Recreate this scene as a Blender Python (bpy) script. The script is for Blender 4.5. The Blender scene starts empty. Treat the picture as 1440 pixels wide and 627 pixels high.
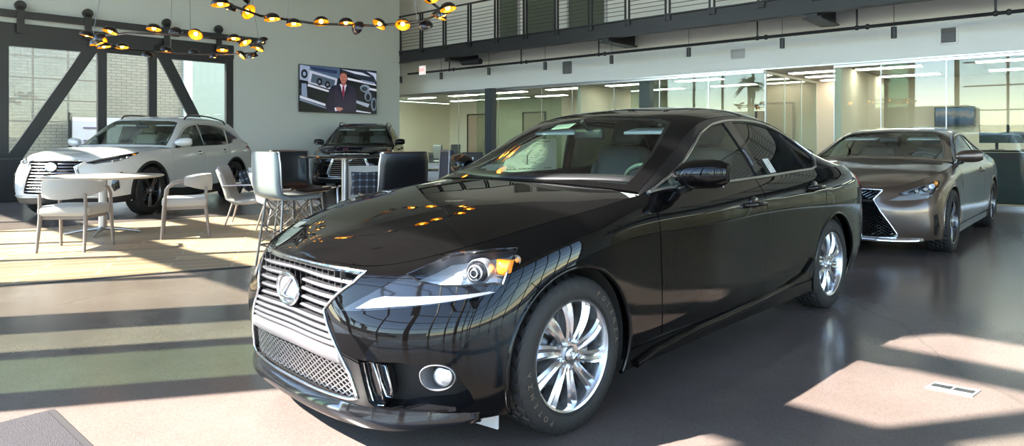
import bpy, math, random
from mathutils import Vector, Matrix
from mathutils.geometry import delaunay_2d_cdt
random.seed(7)
C = bpy.context.scene.collection
PI = math.pi
import numpy as np
def _nat(t, P):
    """second derivatives of the natural cubic spline through P at knots t (P: n x ...)"""
    n = len(t); h = np.diff(t); A = np.zeros((n, n)); R = np.zeros_like(P)
    A[0, 0] = A[-1, -1] = 1
    for i in range(1, n-1):
        A[i, i-1] = h[i-1]; A[i, i] = 2*(h[i-1]+h[i]); A[i, i+1] = h[i]
        R[i] = 6*((P[i+1]-P[i])/h[i]-(P[i]-P[i-1])/h[i-1])
    return np.linalg.solve(A, R.reshape(n, -1)).reshape(P.shape)
def _ev(t, P, M, x):
    i = np.clip(np.searchsorted(t, x)-1, 0, len(t)-2); h = t[i+1]-t[i]
    a = ((t[i+1]-x)/h); b = 1-a
    sh = (len(x),)+(1,)*(P.ndim-1); a = a.reshape(sh); b = b.reshape(sh); h = h.reshape(sh)
    return a*P[i]+b*P[i+1]+((a**3-a)*M[i]+(b**3-b)*M[i+1])*h*h/6
class Net:
    """smooth surface through a grid of control points: u runs along stations, v across lines; both in metres"""
    def __init__(s, pts, mu0=False, mu1=False, mv1=False):
        P = np.array(pts, float); my = np.array([1, -1, 1.])
        s.tu = np.concatenate([[0], np.cumsum(np.linalg.norm(np.diff(P, axis=0), axis=2).mean(1))])
        s.tv = np.concatenate([[0], np.cumsum(np.linalg.norm(np.diff(P, axis=1), axis=2).mean(0))])
        s.U, s.V = s.tu[-1], s.tv[-1]; tu, tv = s.tu, s.tv
        if mu0: P = np.concatenate([P[3:0:-1]*my, P]); tu = np.concatenate([-tu[3:0:-1], tu])
        if mu1: P = np.concatenate([P, P[-2:-5:-1]*my]); tu = np.concatenate([tu, 2*s.U-s.tu[-2:-5:-1]])
        if mv1: P = np.concatenate([P, P[:, -2:-4:-1]*my], axis=1); tv = np.concatenate([tv, 2*s.V-tv[-2:-4:-1]])
        s.P, s.ku, s.kv = P, tu, tv; s.Mu = _nat(tu, P)
        s.gu = np.linspace(0, s.U, 160); s.gv = np.linspace(0, s.V, 50)
        g = np.array([(a, b) for a in s.gu for b in s.gv]); s.g = g; s.gp = s.at(g)
    def at(s, uv):
        uv = np.atleast_2d(np.asarray(uv, float))
        rows = _ev(s.ku, s.P, s.Mu, uv[:, 0])              # n x M x 3
        R = np.swapaxes(rows, 0, 1)
        M = _nat(s.kv, R); i = np.clip(np.searchsorted(s.kv, uv[:, 1])-1, 0, len(s.kv)-2)
        h = (s.kv[i+1]-s.kv[i])[:, None]; a = ((s.kv[i+1]-uv[:, 1])[:, None])/h; b = 1-a; k = np.arange(len(uv))
        return a*R[i, k]+b*R[i+1, k]+((a**3-a)*M[i, k]+(b**3-b)*M[i+1, k])*h*h/6
    def nrm(s, uv):
        uv = np.atleast_2d(np.asarray(uv, float)); e = 1e-3
        n = np.cross(s.at(uv+[e, 0])-s.at(uv-[e, 0]), s.at(uv+[0, e])-s.at(uv-[0, e]))
        return n/(np.linalg.norm(n, axis=1)[:, None]+1e-12)*s.sgn if hasattr(s, 'sgn') else n/(np.linalg.norm(n, axis=1)[:, None]+1e-12)
    W = dict(s=(1, .02, 1), f=(.02, 1, 1), t=(1, 1, .02), a=(1, 1, 1))
    def loc(s, p, mode='a'):
        w = np.array(s.W[mode]); p = np.asarray(p, float)
        uv = s.g[(((s.gp-p)*w)**2).sum(1).argmin()].copy()
        for _ in range(6):
            q = s.at([uv, uv+[1e-4, 0], uv+[0, 1e-4]]); r = (q[0]-p)*w; J = np.array([(q[1]-q[0])*w, (q[2]-q[0])*w]).T/1e-4
            d = np.linalg.lstsq(J.T@J+np.eye(2)*1e-6, -J.T@r, rcond=None)[0]; uv = uv+np.clip(d, -.05, .05)
            uv = np.clip(uv, [0, 0], [s.U, s.V])
        return uv
    def locs(s, pts, mode='a'): return np.array([s.loc(p, mode) for p in pts])
IS_SKIRT = [  # nose centre -> round the corner -> along the side -> tail; each row sill .. shoulder
 [(.805,0,.155),(.79,0,.23),(.812,0,.42),(.808,0,.58),(.785,0,.67),(.755,0,.712)],
 [(.795,.25,.155),(.785,.25,.23),(.810,.25,.42),(.808,.25,.58),(.775,.25,.67),(.738,.25,.712)],
 [(.735,.48,.158),(.745,.485,.24),(.768,.49,.42),(.748,.48,.58),(.70,.46,.675),(.66,.44,.712)],
 [(.625,.65,.165),(.65,.665,.26),(.668,.675,.43),(.64,.665,.59),(.57,.64,.70),(.50,.605,.755)],
 [(.47,.785,.17),(.50,.80,.27),(.505,.805,.44),(.47,.798,.61),(.38,.768,.735),(.295,.715,.808)],
 [(.28,.845,.17),(.29,.87,.29),(.28,.875,.46),(.25,.868,.64),(.17,.84,.775),(.08,.78,.855)],
 [(0,.865,.17),(0,.89,.31),(0,.895,.49),(-.03,.893,.67),(-.08,.868,.81),(-.14,.805,.885)],
 [(-.42,.87,.17),(-.42,.885,.31),(-.42,.885,.50),(-.43,.882,.68),(-.44,.862,.84),(-.46,.80,.925)],
 [(-1.0,.86,.17),(-1.0,.88,.31),(-1.0,.885,.50),(-1.0,.883,.68),(-1.0,.862,.85),(-1.0,.797,.945)],
 [(-1.65,.86,.175),(-1.65,.88,.32),(-1.65,.885,.51),(-1.65,.885,.70),(-1.65,.865,.865),(-1.65,.797,.965)],
 [(-2.3,.865,.18),(-2.3,.885,.33),(-2.3,.895,.52),(-2.3,.897,.71),(-2.3,.872,.88),(-2.3,.795,.985)],
 [(-2.8,.865,.19),(-2.8,.895,.34),(-2.8,.905,.53),(-2.8,.905,.72),(-2.8,.872,.89),(-2.8,.785,.995)],
 [(-3.25,.84,.21),(-3.25,.875,.35),(-3.25,.89,.54),(-3.25,.885,.73),(-3.25,.85,.90),(-3.25,.755,1.0)],
 [(-3.56,.74,.23),(-3.60,.78,.36),(-3.62,.79,.54),(-3.62,.785,.73),(-3.59,.76,.90),(-3.54,.68,.995)],
 [(-3.72,.50,.24),(-3.76,.53,.37),(-3.79,.53,.54),(-3.78,.53,.73),(-3.74,.51,.90),(-3.69,.47,.995)],
 [(-3.77,0,.24),(-3.82,0,.37),(-3.85,0,.54),(-3.84,0,.73),(-3.79,0,.91),(-3.75,0,1.0)]]
IS_HOOD = [[r[5]] for r in IS_SKIRT[:8]]
for _r, _q in zip(IS_HOOD, [
 [(.755,0,.722),(.74,0,.738),(.725,0,.748)],
 [(.715,.18,.730),(.695,.12,.752),(.68,0,.768)],
 [(.61,.36,.752),(.58,.20,.783),(.56,0,.80)],
 [(.445,.50,.797),(.41,.28,.83),(.39,0,.842)],
 [(.24,.60,.845),(.21,.33,.878),(.19,0,.888)],
 [(.03,.66,.88),(.0,.37,.912),(-.02,0,.922)],
 [(-.18,.69,.91),(-.22,.39,.942),(-.23,0,.952)],
 [(-.50,.70,.948),(-.44,.40,.968),(-.42,0,.978)]]): _r.extend(_q)
IS_P0 = [(-.52,.80,.925),(-.80,.80,.935),(-1.15,.80,.947),(-1.5,.80,.957),(-1.85,.80,.965),(-2.2,.80,.975),(-2.55,.795,.985),(-2.85,.79,.992),(-3.10,.775,.998),(-3.3,.75,1.0)]
IS_TOP = [
 [(-.56,.775,.945),(-.50,.62,.962),(-.44,.35,.975),(-.42,0,.98)],
 [(-.93,.705,1.10),(-.86,.60,1.12),(-.79,.33,1.145),(-.77,0,1.155)],
 [(-1.28,.635,1.255),(-1.23,.53,1.305),(-1.18,.29,1.335),(-1.16,0,1.345)],
 [(-1.55,.605,1.325),(-1.55,.49,1.37),(-1.55,.26,1.395),(-1.55,0,1.405)],
 [(-1.85,.60,1.35),(-1.85,.485,1.39),(-1.85,.26,1.415),(-1.85,0,1.422)],
 [(-2.15,.595,1.34),(-2.15,.48,1.382),(-2.15,.25,1.405),(-2.15,0,1.413)],
 [(-2.5,.585,1.285),(-2.5,.47,1.34),(-2.5,.25,1.368),(-2.5,0,1.376)],
 [(-2.82,.60,1.185),(-2.85,.49,1.225),(-2.9,.27,1.25),(-2.92,0,1.258)],
 [(-3.10,.64,1.085),(-3.15,.50,1.10),(-3.22,.27,1.115),(-3.24,0,1.12)],
 [(-3.32,.69,1.01),(-3.38,.50,1.03),(-3.45,.27,1.04),(-3.47,0,1.045)]]

def _crease(rows,wt,k=.012,k2=.005):
    out=[]
    for r,w in zip(rows,wt+[0]*len(rows)):
        c,d=np.array(r[2]),np.array(r[3]); m=c+(d-c)*.66; h=np.array([m[0]-.0,m[1],0]); o=np.array([.85,.5 if w and m[1]>.4 else 0,0]); o=o/np.linalg.norm(o)
        m=m+o*k2*w; d=d-o*k*w
        out.append(r[:3]+[tuple(m),tuple(d)]+r[4:])
    return out
IS_SKIRT=_crease(IS_SKIRT,[0,.25,1,1,.8,.2])
IS_PTS = {
 'headlight': [(0.625, 0.572, 0.693), (0.567, 0.607, 0.719), (0.476, 0.638, 0.756), (0.375, 0.719, 0.77), (0.266, 0.795, 0.774), (0.316, 0.811, 0.73), (0.372, 0.823, 0.654), (0.4, 0.807, 0.661), (0.501, 0.743, 0.657), (0.559, 0.692, 0.658), (0.607, 0.626, 0.672)],
 'drl': [(0.758, 0.44, 0.567), (0.72, 0.49, 0.603), (0.694, 0.531, 0.616), (0.604, 0.666, 0.623), (0.509, 0.753, 0.626), (0.423, 0.805, 0.633), (0.405, 0.816, 0.629), (0.565, 0.72, 0.604), (0.677, 0.592, 0.586)],
 'surround': [(0.786, 0.371, 0.551), (0.721, 0.473, 0.619), (0.625, 0.572, 0.693), (0.607, 0.626, 0.672), (0.559, 0.692, 0.658), (0.501, 0.743, 0.657), (0.4, 0.807, 0.661), (0.372, 0.823, 0.654), (0.405, 0.817, 0.627), (0.566, 0.721, 0.599), (0.679, 0.595, 0.58)],
 'fog_recess': [(0.771, 0.472, 0.389), (0.753, 0.524, 0.389), (0.701, 0.627, 0.396), (0.599, 0.743, 0.38), (0.554, 0.776, 0.36), (0.506, 0.798, 0.278), (0.488, 0.8, 0.24), (0.542, 0.753, 0.212), (0.616, 0.681, 0.205), (0.679, 0.596, 0.195), (0.716, 0.536, 0.196), (0.74, 0.494, 0.231)],
 'bezel': [(0.651, 0.687, 0.352), (0.642, 0.692, 0.321), (0.62, 0.712, 0.299), (0.59, 0.74, 0.296), (0.564, 0.764, 0.313), (0.556, 0.774, 0.347), (0.571, 0.764, 0.376), (0.603, 0.74, 0.391), (0.632, 0.712, 0.389), (0.649, 0.693, 0.373)],
 'fin1': [(0.765, 0.482, 0.372), (0.751, 0.526, 0.379), (0.732, 0.542, 0.293), (0.716, 0.545, 0.217), (0.733, 0.506, 0.213), (0.75, 0.491, 0.285)],
 'fin2': [(0.745, 0.54, 0.376), (0.73, 0.572, 0.372), (0.714, 0.58, 0.298), (0.706, 0.578, 0.252), (0.716, 0.56, 0.255), (0.732, 0.547, 0.307)],
 'arch_front': [(0.378, 0.845, 0.25), (0.371, 0.857, 0.383), (0.316, 0.864, 0.524), (0.237, 0.87, 0.632), (0.148, 0.881, 0.664), (-0.007, 0.892, 0.681), (-0.147, 0.893, 0.653), (-0.283, 0.888, 0.574), (-0.352, 0.888, 0.469), (-0.373, 0.888, 0.383), (-0.368, 0.876, 0.216)],
 'crease': [(0.786, 0.371, 0.551), (0.744, 0.511, 0.538), (0.625, 0.694, 0.552), (0.504, 0.787, 0.566), (0.347, 0.847, 0.601)],
}
def _sk(rows): return rows
RX_SKIRT=[
 [(.90,0,.24),(.96,0,.34),(.985,0,.55),(.975,0,.74),(.94,0,.87),(.88,0,.93)],
 [(.885,.28,.24),(.945,.28,.34),(.968,.28,.55),(.955,.28,.74),(.92,.28,.87),(.86,.28,.93)],
 [(.81,.53,.24),(.87,.54,.34),(.89,.54,.55),(.87,.52,.74),(.81,.50,.87),(.75,.47,.935)],
 [(.67,.73,.24),(.73,.74,.35),(.75,.74,.56),(.73,.72,.75),(.65,.69,.89),(.57,.65,.96)],
 [(.50,.85,.25),(.54,.87,.37),(.55,.87,.58),(.52,.855,.77),(.43,.82,.92),(.35,.77,.99)],
 [(.33,.90,.25),(.33,.93,.39),(.32,.935,.60),(.29,.925,.79),(.21,.90,.93),(.12,.84,1.01)],
 [(0,.91,.25),(0,.945,.40),(0,.95,.62),(-.02,.94,.80),(-.06,.92,.945),(-.12,.86,1.03)],
 [(-.45,.91,.25),(-.45,.935,.40),(-.45,.94,.62),(-.45,.935,.81),(-.45,.915,.96),(-.46,.865,1.055)],
 [(-1.0,.91,.25),(-1.0,.93,.40),(-1.0,.935,.62),(-1.0,.935,.82),(-1.0,.92,.97),(-1.0,.87,1.07)],
 [(-1.7,.91,.25),(-1.7,.93,.40),(-1.7,.935,.62),(-1.7,.935,.83),(-1.7,.92,.98),(-1.7,.87,1.085)],
 [(-2.35,.915,.25),(-2.35,.94,.42),(-2.35,.945,.64),(-2.35,.94,.84),(-2.35,.925,.99),(-2.35,.87,1.11)],
 [(-2.79,.915,.26),(-2.79,.945,.43),(-2.79,.95,.65),(-2.79,.945,.85),(-2.79,.925,1.01),(-2.79,.865,1.125)],
 [(-3.22,.89,.28),(-3.22,.93,.44),(-3.22,.94,.66),(-3.22,.93,.86),(-3.22,.905,1.02),(-3.2,.84,1.13)],
 [(-3.55,.82,.30),(-3.62,.86,.45),(-3.66,.865,.66),(-3.66,.86,.87),(-3.63,.84,1.03),(-3.56,.78,1.13)],
 [(-3.74,.55,.31),(-3.81,.57,.46),(-3.86,.58,.66),(-3.86,.58,.87),(-3.82,.56,1.03),(-3.75,.52,1.13)],
 [(-3.80,0,.31),(-3.87,0,.46),(-3.92,0,.66),(-3.92,0,.87),(-3.87,0,1.03),(-3.80,0,1.13)]]
RX_HOOD=[[RX_SKIRT[i][5]]+r for i,r in enumerate([
 [(.87,0,.94),(.86,0,.95),(.85,0,.955)],
 [(.83,.20,.950),(.80,.12,.965),(.785,0,.97)],
 [(.70,.36,.965),(.67,.20,.98),(.65,0,.985)],
 [(.52,.50,1.00),(.49,.28,1.015),(.47,0,1.02)],
 [(.30,.62,1.03),(.27,.33,1.05),(.25,0,1.055)],
 [(.07,.68,1.055),(.04,.37,1.075),(.02,0,1.08)],
 [(-.18,.70,1.07),(-.22,.39,1.09),(-.24,0,1.095)],
 [(-.50,.70,1.085),(-.48,.39,1.10),(-.46,0,1.105)]])]
RX_P0=[(-.64,.862,1.055),(-.98,.865,1.065),(-1.33,.865,1.073),(-1.65,.865,1.08),(-2.0,.865,1.09),(-2.4,.865,1.105),(-2.85,.855,1.12),(-3.15,.84,1.128),(-3.42,.81,1.13),(-3.60,.785,1.13)]
RX_TOP=[
 [(-.68,.845,1.075),(-.60,.67,1.09),(-.50,.36,1.10),(-.47,0,1.105)],
 [(-.98,.775,1.26),(-.90,.665,1.29),(-.83,.36,1.315),(-.81,0,1.325)],
 [(-1.33,.70,1.46),(-1.28,.60,1.535),(-1.23,.33,1.565),(-1.21,0,1.575)],
 [(-1.65,.68,1.555),(-1.63,.56,1.61),(-1.62,.30,1.64),(-1.62,0,1.648)],
 [(-2.0,.675,1.575),(-2.0,.55,1.633),(-2.0,.30,1.66),(-2.0,0,1.668)],
 [(-2.4,.67,1.555),(-2.4,.545,1.625),(-2.4,.30,1.653),(-2.4,0,1.66)],
 [(-2.85,.665,1.48),(-2.87,.54,1.585),(-2.88,.30,1.618),(-2.88,0,1.626)],
 [(-3.18,.69,1.36),(-3.30,.56,1.51),(-3.35,.30,1.55),(-3.36,0,1.56)],
 [(-3.42,.74,1.23),(-3.54,.60,1.33),(-3.60,.30,1.355),(-3.62,0,1.365)],
 [(-3.61,.785,1.135),(-3.70,.60,1.145),(-3.77,.30,1.15),(-3.79,0,1.15)]]
def _rcx(x): return x*1.10 if x>0 else x*.975
RC_SKIRT=[[(_rcx(x),y*1.015,z) for x,y,z in r] for r in IS_SKIRT]
RC_HOOD=[[(_rcx(x),y*1.015,z) for x,y,z in r] for r in IS_HOOD]
RC_P0=[(x*.975,y*1.015,z) for x,y,z in IS_P0]
RC_TOP=[[(x*.975,y*1.0+(.015*y/.7),z if z<1.0 else 1.0+(z-1.0)*.90) for x,y,z in r] for r in IS_TOP]
def tag(o, label=None, cat=None, group=None, kind=None):
    if label: o['label'] = label
    if cat: o['category'] = cat
    if group: o['group'] = group
    if kind: o['kind'] = kind
    return o
def empty(name, loc=(0,0,0), rz=0.0, label=None, cat=None, group=None):
    o = bpy.data.objects.new(name, None); C.objects.link(o); o.location = loc; o.rotation_euler = (0,0,rz)
    o.empty_display_size = .1
    return tag(o, label, cat, group)
def copy_tree(o, parent=None):
    c = o.copy(); C.objects.link(c)
    if parent is not None: c.parent = parent
    for ch in list(o.children): copy_tree(ch, c)
    return c
def obj(name, V, F, mats, parent=None, smooth=None, mi=None, bevel=0, kind=None, solid=0, loc=None, rot=None):
    me = bpy.data.meshes.new(name); me.from_pydata([tuple(map(float, v)) for v in V], [], [tuple(int(i) for i in f) for f in F]); me.update()
    if not isinstance(mats, (list, tuple)): mats = [mats]
    for m in mats: me.materials.append(m)
    if mi is not None: me.polygons.foreach_set('material_index', mi)
    if smooth is not None:
        me.polygons.foreach_set('use_smooth', [True]*len(me.polygons))
        if smooth < 180: me.set_sharp_from_angle(angle=math.radians(smooth))
    o = bpy.data.objects.new(name, me); C.objects.link(o)
    if parent is not None: o.parent = parent
    if bevel:
        b = o.modifiers.new('bevel', 'BEVEL'); b.width = bevel; b.segments = 2; b.limit_method = 'ANGLE'; b.angle_limit = math.radians(40); b.harden_normals = False
    if solid:
        s = o.modifiers.new('solid', 'SOLIDIFY'); s.thickness = abs(solid); s.offset = -1 if solid > 0 else 1
    if kind: o['kind'] = kind
    if loc is not None: o.location = loc
    if rot is not None: o.rotation_euler = rot
    return o
class MB:
    def __init__(s): s.V=[]; s.F=[]; s.M=[]; s.m=0
    def add(s, V, F):
        n=len(s.V); s.V+= [tuple(v) for v in V]; s.F+= [tuple(i+n for i in f) for f in F]; s.M+=[s.m]*len(F); return s
    def mat(s, i): s.m=i; return s
    def box(s, c, d, R=None):
        V=[Vector(((x-.5)*d[0],(y-.5)*d[1],(z-.5)*d[2])) for z in(0,1) for y in(0,1) for x in(0,1)]
        if R is not None: V=[R@v for v in V]
        V=[v+Vector(c) for v in V]
        return s.add(V,[(0,2,3,1),(4,5,7,6),(0,1,5,4),(2,6,7,3),(0,4,6,2),(1,3,7,5)])
    def beam(s, a, b, w, h=None, up=(0,0,1)):
        h = w if h is None else h
        a,b=Vector(a),Vector(b); d=(b-a); L=d.length; d.normalize(); u=Vector(up)
        if abs(d.dot(u))>.99: u=Vector((1,0,0))
        r=d.cross(u).normalized(); u=r.cross(d)
        R=Matrix((d,r,u)).transposed()
        return s.box((a+b)/2,(L,w,h),R)
    def tube(s, P, r, n=8, closed=False, caps=True):
        P=[Vector(p) for p in P]; k=len(P); rr=r if isinstance(r,(list,tuple)) else [r]*k
        V=[];F=[]; u=None
        for i,p in enumerate(P):
            if closed: t=P[(i+1)%k]-P[i-1]
            else: t=P[min(i+1,k-1)]-P[max(i-1,0)]
            t.normalize()
            if u is None:
                u=Vector((0,0,1)) if abs(t.z)<.9 else Vector((1,0,0))
            u=(u-t*u.dot(t)).normalized(); w=t.cross(u)
            for j in range(n):
                a=2*PI*j/n; V.append(p+(u*math.cos(a)+w*math.sin(a))*rr[i])
        for i in range(k if closed else k-1):
            for j in range(n):
                a=i*n+j; b=i*n+(j+1)%n; c=((i+1)%k)*n+(j+1)%n; d=((i+1)%k)*n+j
                F.append((a,b,c,d))
        if caps and not closed:
            F.append(tuple(reversed(range(n)))); F.append(tuple((k-1)*n+j for j in range(n)))
        return s.add(V,F)
    def lathe(s, prof, n=32, M=None, arc=None, close=False):
        """prof: list of (r,z) turned about z, then moved by M"""
        V=[];F=[];k=len(prof); full = arc is None; a0,a1 = (0,2*PI) if full else arc; m = n if full else n+1
        for i in range(m):
            a=a0+(a1-a0)*i/n
            for r,z in prof: V.append(Vector((r*math.cos(a),r*math.sin(a),z)))
        for i in range(n):
            i2=(i+1)%m
            for j in range(k if close else k-1):
                j2=(j+1)%k
                F.append((i*k+j,i2*k+j,i2*k+j2,i*k+j2))
        if M is not None: V=[M@v for v in V]
        return s.add(V,F)
    def cyl(s,a,b,r,n=16,r2=None):
        return s.tube([a,b],[r,r if r2 is None else r2],n)
    def prism(s, poly, h, M=None):
        n=len(poly); V=[Vector((x,y,0)) for x,y in poly]+[Vector((x,y,h)) for x,y in poly]
        if M is not None: V=[M@v for v in V]
        return s.add(V,[tuple(reversed(range(n))),tuple(range(n,2*n))]+[(i,(i+1)%n,n+(i+1)%n,n+i) for i in range(n)])
    def ball(s, c, r, nu=16, nv=10, M=None):
        V=[];F=[]; r = r if isinstance(r,(tuple,list)) else (r,r,r)
        for i in range(nv+1):
            for j in range(nu):
                a=PI*i/nv; b=2*PI*j/nu; v=Vector((r[0]*math.sin(a)*math.cos(b),r[1]*math.sin(a)*math.sin(b),r[2]*math.cos(a)))
                if M is not None: v=M@v
                V.append(v+Vector(c))
        for i in range(nv):
            for j in range(nu): F.append((i*nu+j,(i+1)*nu+j,(i+1)*nu+(j+1)%nu,i*nu+(j+1)%nu))
        return s.add(V,F)
    def sheet(s, rows, close=False):
        k=len(rows[0]); V=[p for r in rows for p in r]
        return s.add(V,[(i*k+j,i*k+(j+1)%k,(i+1)*k+(j+1)%k,(i+1)*k+j) for i in range(len(rows)-1) for j in range(k if close else k-1)])
    def build(s,name,mats,parent=None,**k):
        return obj(name,s.V,s.F,mats,parent,mi=s.M,**k)
def rbox(mb, c, d, r=.03, R=None, n=3):
    """cushion-like box: rounded in plan and on its edges"""
    x,y,z=[v/2 for v in d]; rows=[]
    prof=[(-z,r)]+[(-z+r-r*math.cos(PI/2*i/n), r-r*math.sin(PI/2*i/n)) for i in range(1,n+1)]
    prof+=[(-p,q) for p,q in reversed(prof)]
    def ring(inset,h):
        rc=max(r*1.6-inset,.004); P=[]
        for sx,sy,a0 in((1,1,0),(-1,1,90),(-1,-1,180),(1,-1,270)):
            for i in range(5):
                a=math.radians(a0+90*i/4)
                P.append(Vector((sx*(x-inset-rc)+rc*math.cos(a),sy*(y-inset-rc)+rc*math.sin(a),h)))
        return P
    rows=[ring(q,p) for p,q in prof]
    k=len(rows[0]); V=[v for r_ in rows for v in r_]
    F=[(i*k+j,i*k+(j+1)%k,(i+1)*k+(j+1)%k,(i+1)*k+j) for i in range(len(rows)-1) for j in range(k)]
    F+=[tuple(reversed(range(k))),tuple((len(rows)-1)*k+j for j in range(k))]
    if R is not None: V=[R@v for v in V]
    mb.add([v+Vector(c) for v in V],F); return mb
def lin(c):
    return tuple(((v/255)/12.92 if v/255<=.04045 else ((v/255+.055)/1.055)**2.4) for v in c)+(1,)
def mat(name, col, rough=.5, metal=0, coat=0, coat_r=.03, spec=.5, noise=0, nscale=8, bump=0, bscale=60, emit=None, es=0, sheen=0):
    m=bpy.data.materials.new(name); m.use_nodes=True; nt=m.node_tree; b=nt.nodes['Principled BSDF']
    c=lin(col) if max(col)>1 else tuple(col)+(1,)
    b.inputs['Base Color'].default_value=c; b.inputs['Roughness'].default_value=rough; b.inputs['Metallic'].default_value=metal
    b.inputs['Coat Weight'].default_value=coat; b.inputs['Coat Roughness'].default_value=coat_r; b.inputs['Specular IOR Level'].default_value=spec
    if sheen: b.inputs['Sheen Weight'].default_value=sheen
    if noise or bump:
        tc=nt.nodes.new('ShaderNodeTexCoord')
    if noise:
        n=nt.nodes.new('ShaderNodeTexNoise'); n.inputs['Scale'].default_value=nscale; n.inputs['Detail'].default_value=5
        nt.links.new(tc.outputs['Object'],n.inputs['Vector'])
        mx=nt.nodes.new('ShaderNodeMix'); mx.data_type='RGBA'
        mx.inputs[6].default_value=tuple(v*(1-noise) for v in c[:3])+(1,); mx.inputs[7].default_value=tuple(min(1,v*(1+noise)) for v in c[:3])+(1,)
        nt.links.new(n.outputs['Fac'],mx.inputs[0]); nt.links.new(mx.outputs[2],b.inputs['Base Color'])
    if bump:
        n2=nt.nodes.new('ShaderNodeTexNoise'); n2.inputs['Scale'].default_value=bscale; n2.inputs['Detail'].default_value=3
        nt.links.new(tc.outputs['Object'],n2.inputs['Vector'])
        bp=nt.nodes.new('ShaderNodeBump'); bp.inputs['Strength'].default_value=bump; bp.inputs['Distance'].default_value=.01
        nt.links.new(n2.outputs['Fac'],bp.inputs['Height']); nt.links.new(bp.outputs[0],b.inputs['Normal'])
    if emit:
        b.inputs['Emission Color'].default_value=lin(emit); b.inputs['Emission Strength'].default_value=es
    return m
def glass(name, tint=(.9,.95,.93), f0=.05, refl=(1,1,1), k=1.0):
    """thin sheet: clear or tinted transmission with an angle-dependent mirror reflection"""
    m=bpy.data.materials.new(name); m.use_nodes=True; nt=m.node_tree; nt.nodes.clear(); N=nt.nodes.new; L=nt.links.new
    out=N('ShaderNodeOutputMaterial'); mx=N('ShaderNodeMixShader'); tr=N('ShaderNodeBsdfTransparent'); gl=N('ShaderNodeBsdfGlossy')
    tr.inputs[0].default_value=tuple(tint)+(1,); gl.inputs[0].default_value=tuple(refl)+(1,); gl.inputs['Roughness'].default_value=0.0
    g=N('ShaderNodeNewGeometry'); d=N('ShaderNodeVectorMath'); d.operation='DOT_PRODUCT'; L(g.outputs['Normal'],d.inputs[0]); L(g.outputs['Incoming'],d.inputs[1])
    def M(op,a,b=None):
        n=N('ShaderNodeMath'); n.operation=op; n.use_clamp = op!='POWER'
        for i,v in enumerate((a,b)):
            if v is None: continue
            if isinstance(v,(int,float)): n.inputs[i].default_value=v
            else: L(v,n.inputs[i])
        return n.outputs[0]
    a=M('ABSOLUTE',d.outputs['Value']); f=M('POWER',M('SUBTRACT',1.0,a),5.0); f=M('ADD',M('MULTIPLY',f,(1-f0)*k),f0)
    L(f,mx.inputs[0]); L(tr.outputs[0],mx.inputs[1]); L(gl.outputs[0],mx.inputs[2]); L(mx.outputs[0],out.inputs[0])
    return m
M = {}
M['black_paint']=mat('black_paint',(.0030,.0028,.0030),.5,0,1,.012,0)
M['black_paint'].node_tree.nodes['Principled BSDF'].inputs['Coat IOR'].default_value=1.42
M['white_paint']=mat('white_paint',(.60,.60,.59),.3,0,1,.03)
M['bronze_paint']=mat('bronze_paint',(.155,.112,.086),.28,.75,1,.03)
M['dark']=mat('dark_plastic',(.012,.012,.013),.55)
M['gloss_black']=mat('gloss_black',(.006,.006,.007),.1,0,.6)
M['shell']=mat('under_body_black',(.006,.006,.006),.8)
M['chrome']=mat('chrome',(.82,.83,.85),.07,1)
M['satin']=mat('satin_metal',(.55,.55,.57),.28,1)
M['grille_bar']=mat('grille_bar_metal',(.36,.35,.37),.25,.9)
M['beam_grey']=mat('silver_grey_plastic',(.20,.195,.205),.35,.3,.3)
M['rubber']=mat('tire_rubber',(.015,.0147,.015),.62,bump=.15,bscale=120)
M['rubber_text']=mat('raised_rubber_lettering',(.15,.11,.08),.6)
M['alloy']=mat('silver_alloy',(.72,.72,.74),.2,.95,.4)
M['dark_alloy']=mat('dark_alloy',(.12,.12,.13),.25,.9,.4)
M['disc']=mat('brake_disc_steel',(.35,.35,.36),.35,1)
M['caliper']=mat('brake_caliper',(.25,.25,.26),.4,.7)
M['car_glass']=glass('windshield_glass',(.86,.94,.90),.05)
M['tint_glass']=glass('tinted_side_glass',(.28,.33,.30),.06)
M['dark_glass']=glass('privacy_glass',(.10,.115,.11),.06)
M['lamp_glass']=glass('lamp_cover_glass',(.96,.97,.98),.05)
M['lamp_chrome']=mat('lamp_reflector',(.88,.90,.94),.28,.75)
M['lamp_dark']=mat('lamp_housing',(.03,.03,.035),.3,.3)
M['amber']=mat('amber_lens',(.95,.30,.02),.15,0,1)
M['drl']=mat('white_light_strip',(.26,.27,.29),.15,.2,1)
M['red_lens']=mat('red_tail_lens',(.35,.01,.012),.1,0,1)
M['leather']=mat('dark_grey_leather',(.085,.095,.095),.45)
M['leather_light']=mat('pale_leather',(.42,.40,.34),.5)
M['trim_grey']=mat('interior_grey_plastic',(.20,.23,.22),.55)
M['liner']=mat('pale_headliner',(.50,.52,.50),.8)
M['paper']=mat('white_paper',(.80,.80,.76),.6)
M['ink']=mat('dark_print',(.12,.12,.13),.6)
M['pale_plastic']=mat('pale_clear_plastic',(.55,.55,.56),.3)
M['black_steel']=mat('black_painted_steel',(.022,.023,.026),.42,.2,noise=.3,nscale=3)
M['ceiling']=mat('ceiling_paint',(.42,.41,.40),.8)
M['clear_pane']=glass('clear_door_glass',(.86,.89,.86),.012,k=.45)
M['wall_grey']=mat('grey_green_wall_paint',(.52,.555,.535),.75,noise=.04,nscale=1.5)
M['wall_white']=mat('off_white_wall_paint',(.80,.80,.77),.7,noise=.03,nscale=1)
M['beige']=mat('beige_office_wall',(.78,.70,.57),.7)
M['tan_door']=mat('tan_veneer_door',(.50,.36,.27),.5,noise=.08,nscale=3)
M['office_ceiling']=mat('office_ceiling_tile',(.62,.60,.54),.8)
M['office_glass']=glass('office_partition_glass',(.88,.94,.91),.034,(1,1,1),.7)
M['frost_glass']=glass('green_edged_glass',(.78,.89,.84),.08)
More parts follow.
